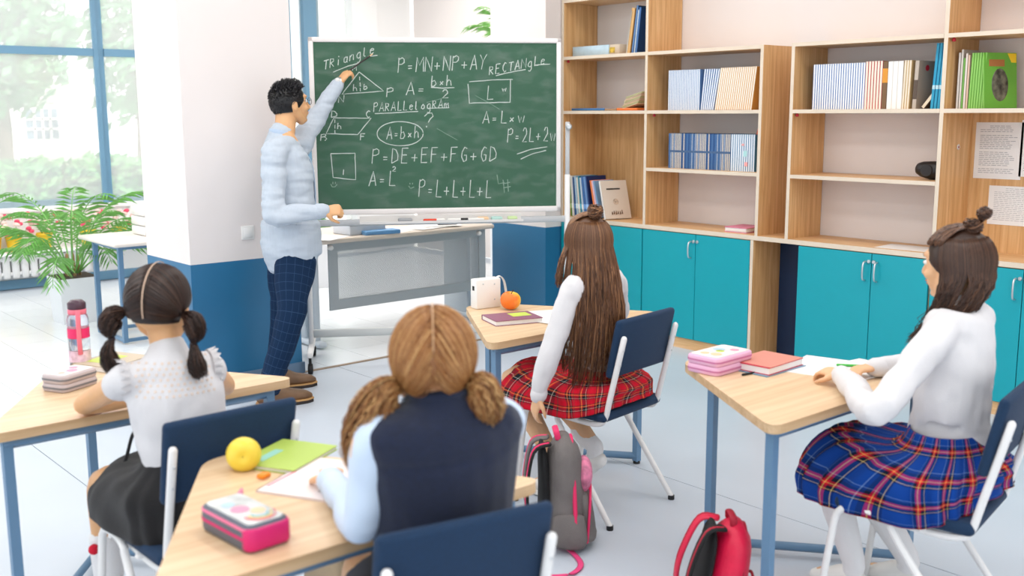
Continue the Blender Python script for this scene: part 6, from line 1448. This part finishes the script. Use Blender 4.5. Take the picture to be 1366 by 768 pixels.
# trousers
for nm, h_, k_, f_, s in (('trouser_leg', hn_, knn, fl_n, -1), ('trouser_leg', hf_, knf, fl_f, 1)):
    an = V((f_.x, f_.y, 0.105))
    m_ = MB().tube([h_ + V((0, -s * 0.02, 0.05)), h_, h_.lerp(k_, 0.5), k_, k_.lerp(an, 0.5), an + V((0, 0, 0.04)), an], [(0.078, 0.104), (0.088, 0.118), (0.088, 0.104), (0.078, 0.080), (0.070, 0.070), (0.062, 0.060), (0.060, 0.060)], 24, side=(0, 1, 0), sub=6)
    me = folds(m_.mesh(nm), 0.008, 9, (1, 1, 0.9), 3 + s); link(nm, me, M_trs, root)
    # shoe
    so_ = MB().tube([V((f_.x - 0.055, f_.y, 0.055)), V((f_.x + 0.02, f_.y, 0.068)), V((f_.x + 0.10, f_.y, 0.052)), V((f_.x + 0.175, f_.y, 0.042)), V((f_.x + 0.21, f_.y, 0.036))], [(0.034, 0.042), (0.042, 0.055), (0.047, 0.038), (0.043, 0.030), (0.024, 0.018)], 16, side=(0, 1, 0), sub=4)
    so_.v = [(p[0], p[1], max(0.018, p[2])) for p in so_.v]
    sho = so_.build('shoe', mat('brown_leather', (112, 82, 56), 0.45, var=0.2, vscale=18), root)
    outl = [(f_.x + x_, f_.y + y_) for x_, y_ in ((-0.088, 0.0), (-0.075, 0.032), (-0.03, 0.042), (0.06, 0.044), (0.13, 0.052), (0.19, 0.044), (0.228, 0.018), (0.228, -0.018), (0.19, -0.044), (0.13, -0.052), (0.06, -0.044), (-0.03, -0.042), (-0.075, -0.032))]
    MB().prism(outl[::-1], 0.0, 0.018).build('sole', mat('sole_dark', (44, 36, 34), 0.7), sho); MB().prism([(f_.x + (x_ - f_.x) * 1.01, f_.y + (y_ - f_.y) * 1.03) for x_, y_ in outl][::-1], 0.018, 0.026).build('welt', mat('welt_tan', (196, 150, 96), 0.7), sho)
wb = MB().tube([hip + V((0, 0, -0.02)), hip + V((0, 0, 0.03))], [(0.172, 0.135), (0.165, 0.13)], 24, side=(0, 1, 0)); wb.build('waistband', M_trs, root)
# hair
S = Mh @ Matrix.Scale(hs, 4); rr = random.Random(5); hb = MB(); hair_cap(hb, S, 0.1)
for k in range(2000):
    z_ = rr.uniform(-0.8, 1.0); th = rr.uniform(0, 6.283); r_ = math.sqrt(max(0, 1 - z_ * z_)); d = V((r_ * math.cos(th), r_ * math.sin(th), z_))
    if d.x > 0.55 and d.z < 0.55: continue
    if d.x > 0.15 and d.z < 0.10: continue
    if abs(d.y) > 0.86 and d.z < -0.05: continue
    if d.z < -0.4 and d.x > -0.55: continue
    topk = max(0, d.z); ln = 0.007 + 0.026 * topk ** 1.2 + (0.010 if d.x > 0.3 and d.z > 0.4 else 0)
    p0 = on_head(d, -0.004); flow = (d * 0.75 + V((0.45 * topk, 0, 0.30 * topk - 0.35 * (1 - topk))) + V((rr.gauss(0, .22), rr.gauss(0, .22), rr.gauss(0, .22)))).normalized()
    strand(hb, [S @ p0, S @ (p0 + flow * ln * 0.5), S @ (p0 + flow * ln + V((0.004 * topk, 0, -0.002)))], 0.0030 if topk > 0.2 else 0.0024, min(1, max(0.02, rr.gauss(0.4, 0.2))), 0.3)
hb.build('hair', H_bl, root)
# glasses
M_gl = mat('glasses_frame', (26, 30, 40), 0.3); gp = MB()
for e in (-1, 1): gp.tube([S @ V((0.104, e * 0.033 + 0.024 * math.cos(a), 0.006 + 0.018 * math.sin(a))) for a in [0.45 * j for j in range(15)]], 0.0016, 6)
gp.tube([S @ V((0.105, -0.010, 0.01)), S @ V((0.107, 0, 0.013)), S @ V((0.105, 0.010, 0.01))], 0.0016, 6)
for e in (-1, 1): gp.tube([S @ V((0.103, e * 0.057, 0.012)), S @ V((0.06, e * 0.078, 0.012)), S @ V((-0.002, e * 0.084, 0.014)), S @ V((-0.018, e * 0.084, 0.0))], 0.0018, 6)
gp.build('glasses', M_gl, root)
# wristwatch and the pencil he writes with
wd_ = (wrf - elf).normalized(); wq = elf.lerp(wrf, 1.02)
wt_ = MB().tube([wq - wd_ * 0.009, wq + wd_ * 0.009], [0.034, 0.033], 18).build('wristwatch', mat('watch_steel', (186, 186, 190), 0.3, metal=0.7), root)
wn_ = D3 @ (V((0, 0, 0.6)) - AW * 0.8); wn_ = (wn_ - wd_ * wn_.dot(wd_)).normalized()
MB().tube([wq + wn_ * 0.030, wq + wn_ * 0.036], 0.014, 16).build('watch_face', M_plast, wt_)
p0, p1 = bpt(466, 94, 0.055), bpt(497, 72, 0.004)
t = thing('writing_stick', 'thin dark pen held against the chalkboard by the man', 'pen', p0); dv = p1 - p0
MB().tube([-dv * 0.35, dv * 0.88], 0.0045, 8).build('shaft', mat('stick_dark', (52, 38, 40), 0.5), t); MB().tube([dv * 0.88, dv], [0.0045, 0.003], 8).build('tip', mat('stick_tip', (226, 190, 150), 0.6), t)
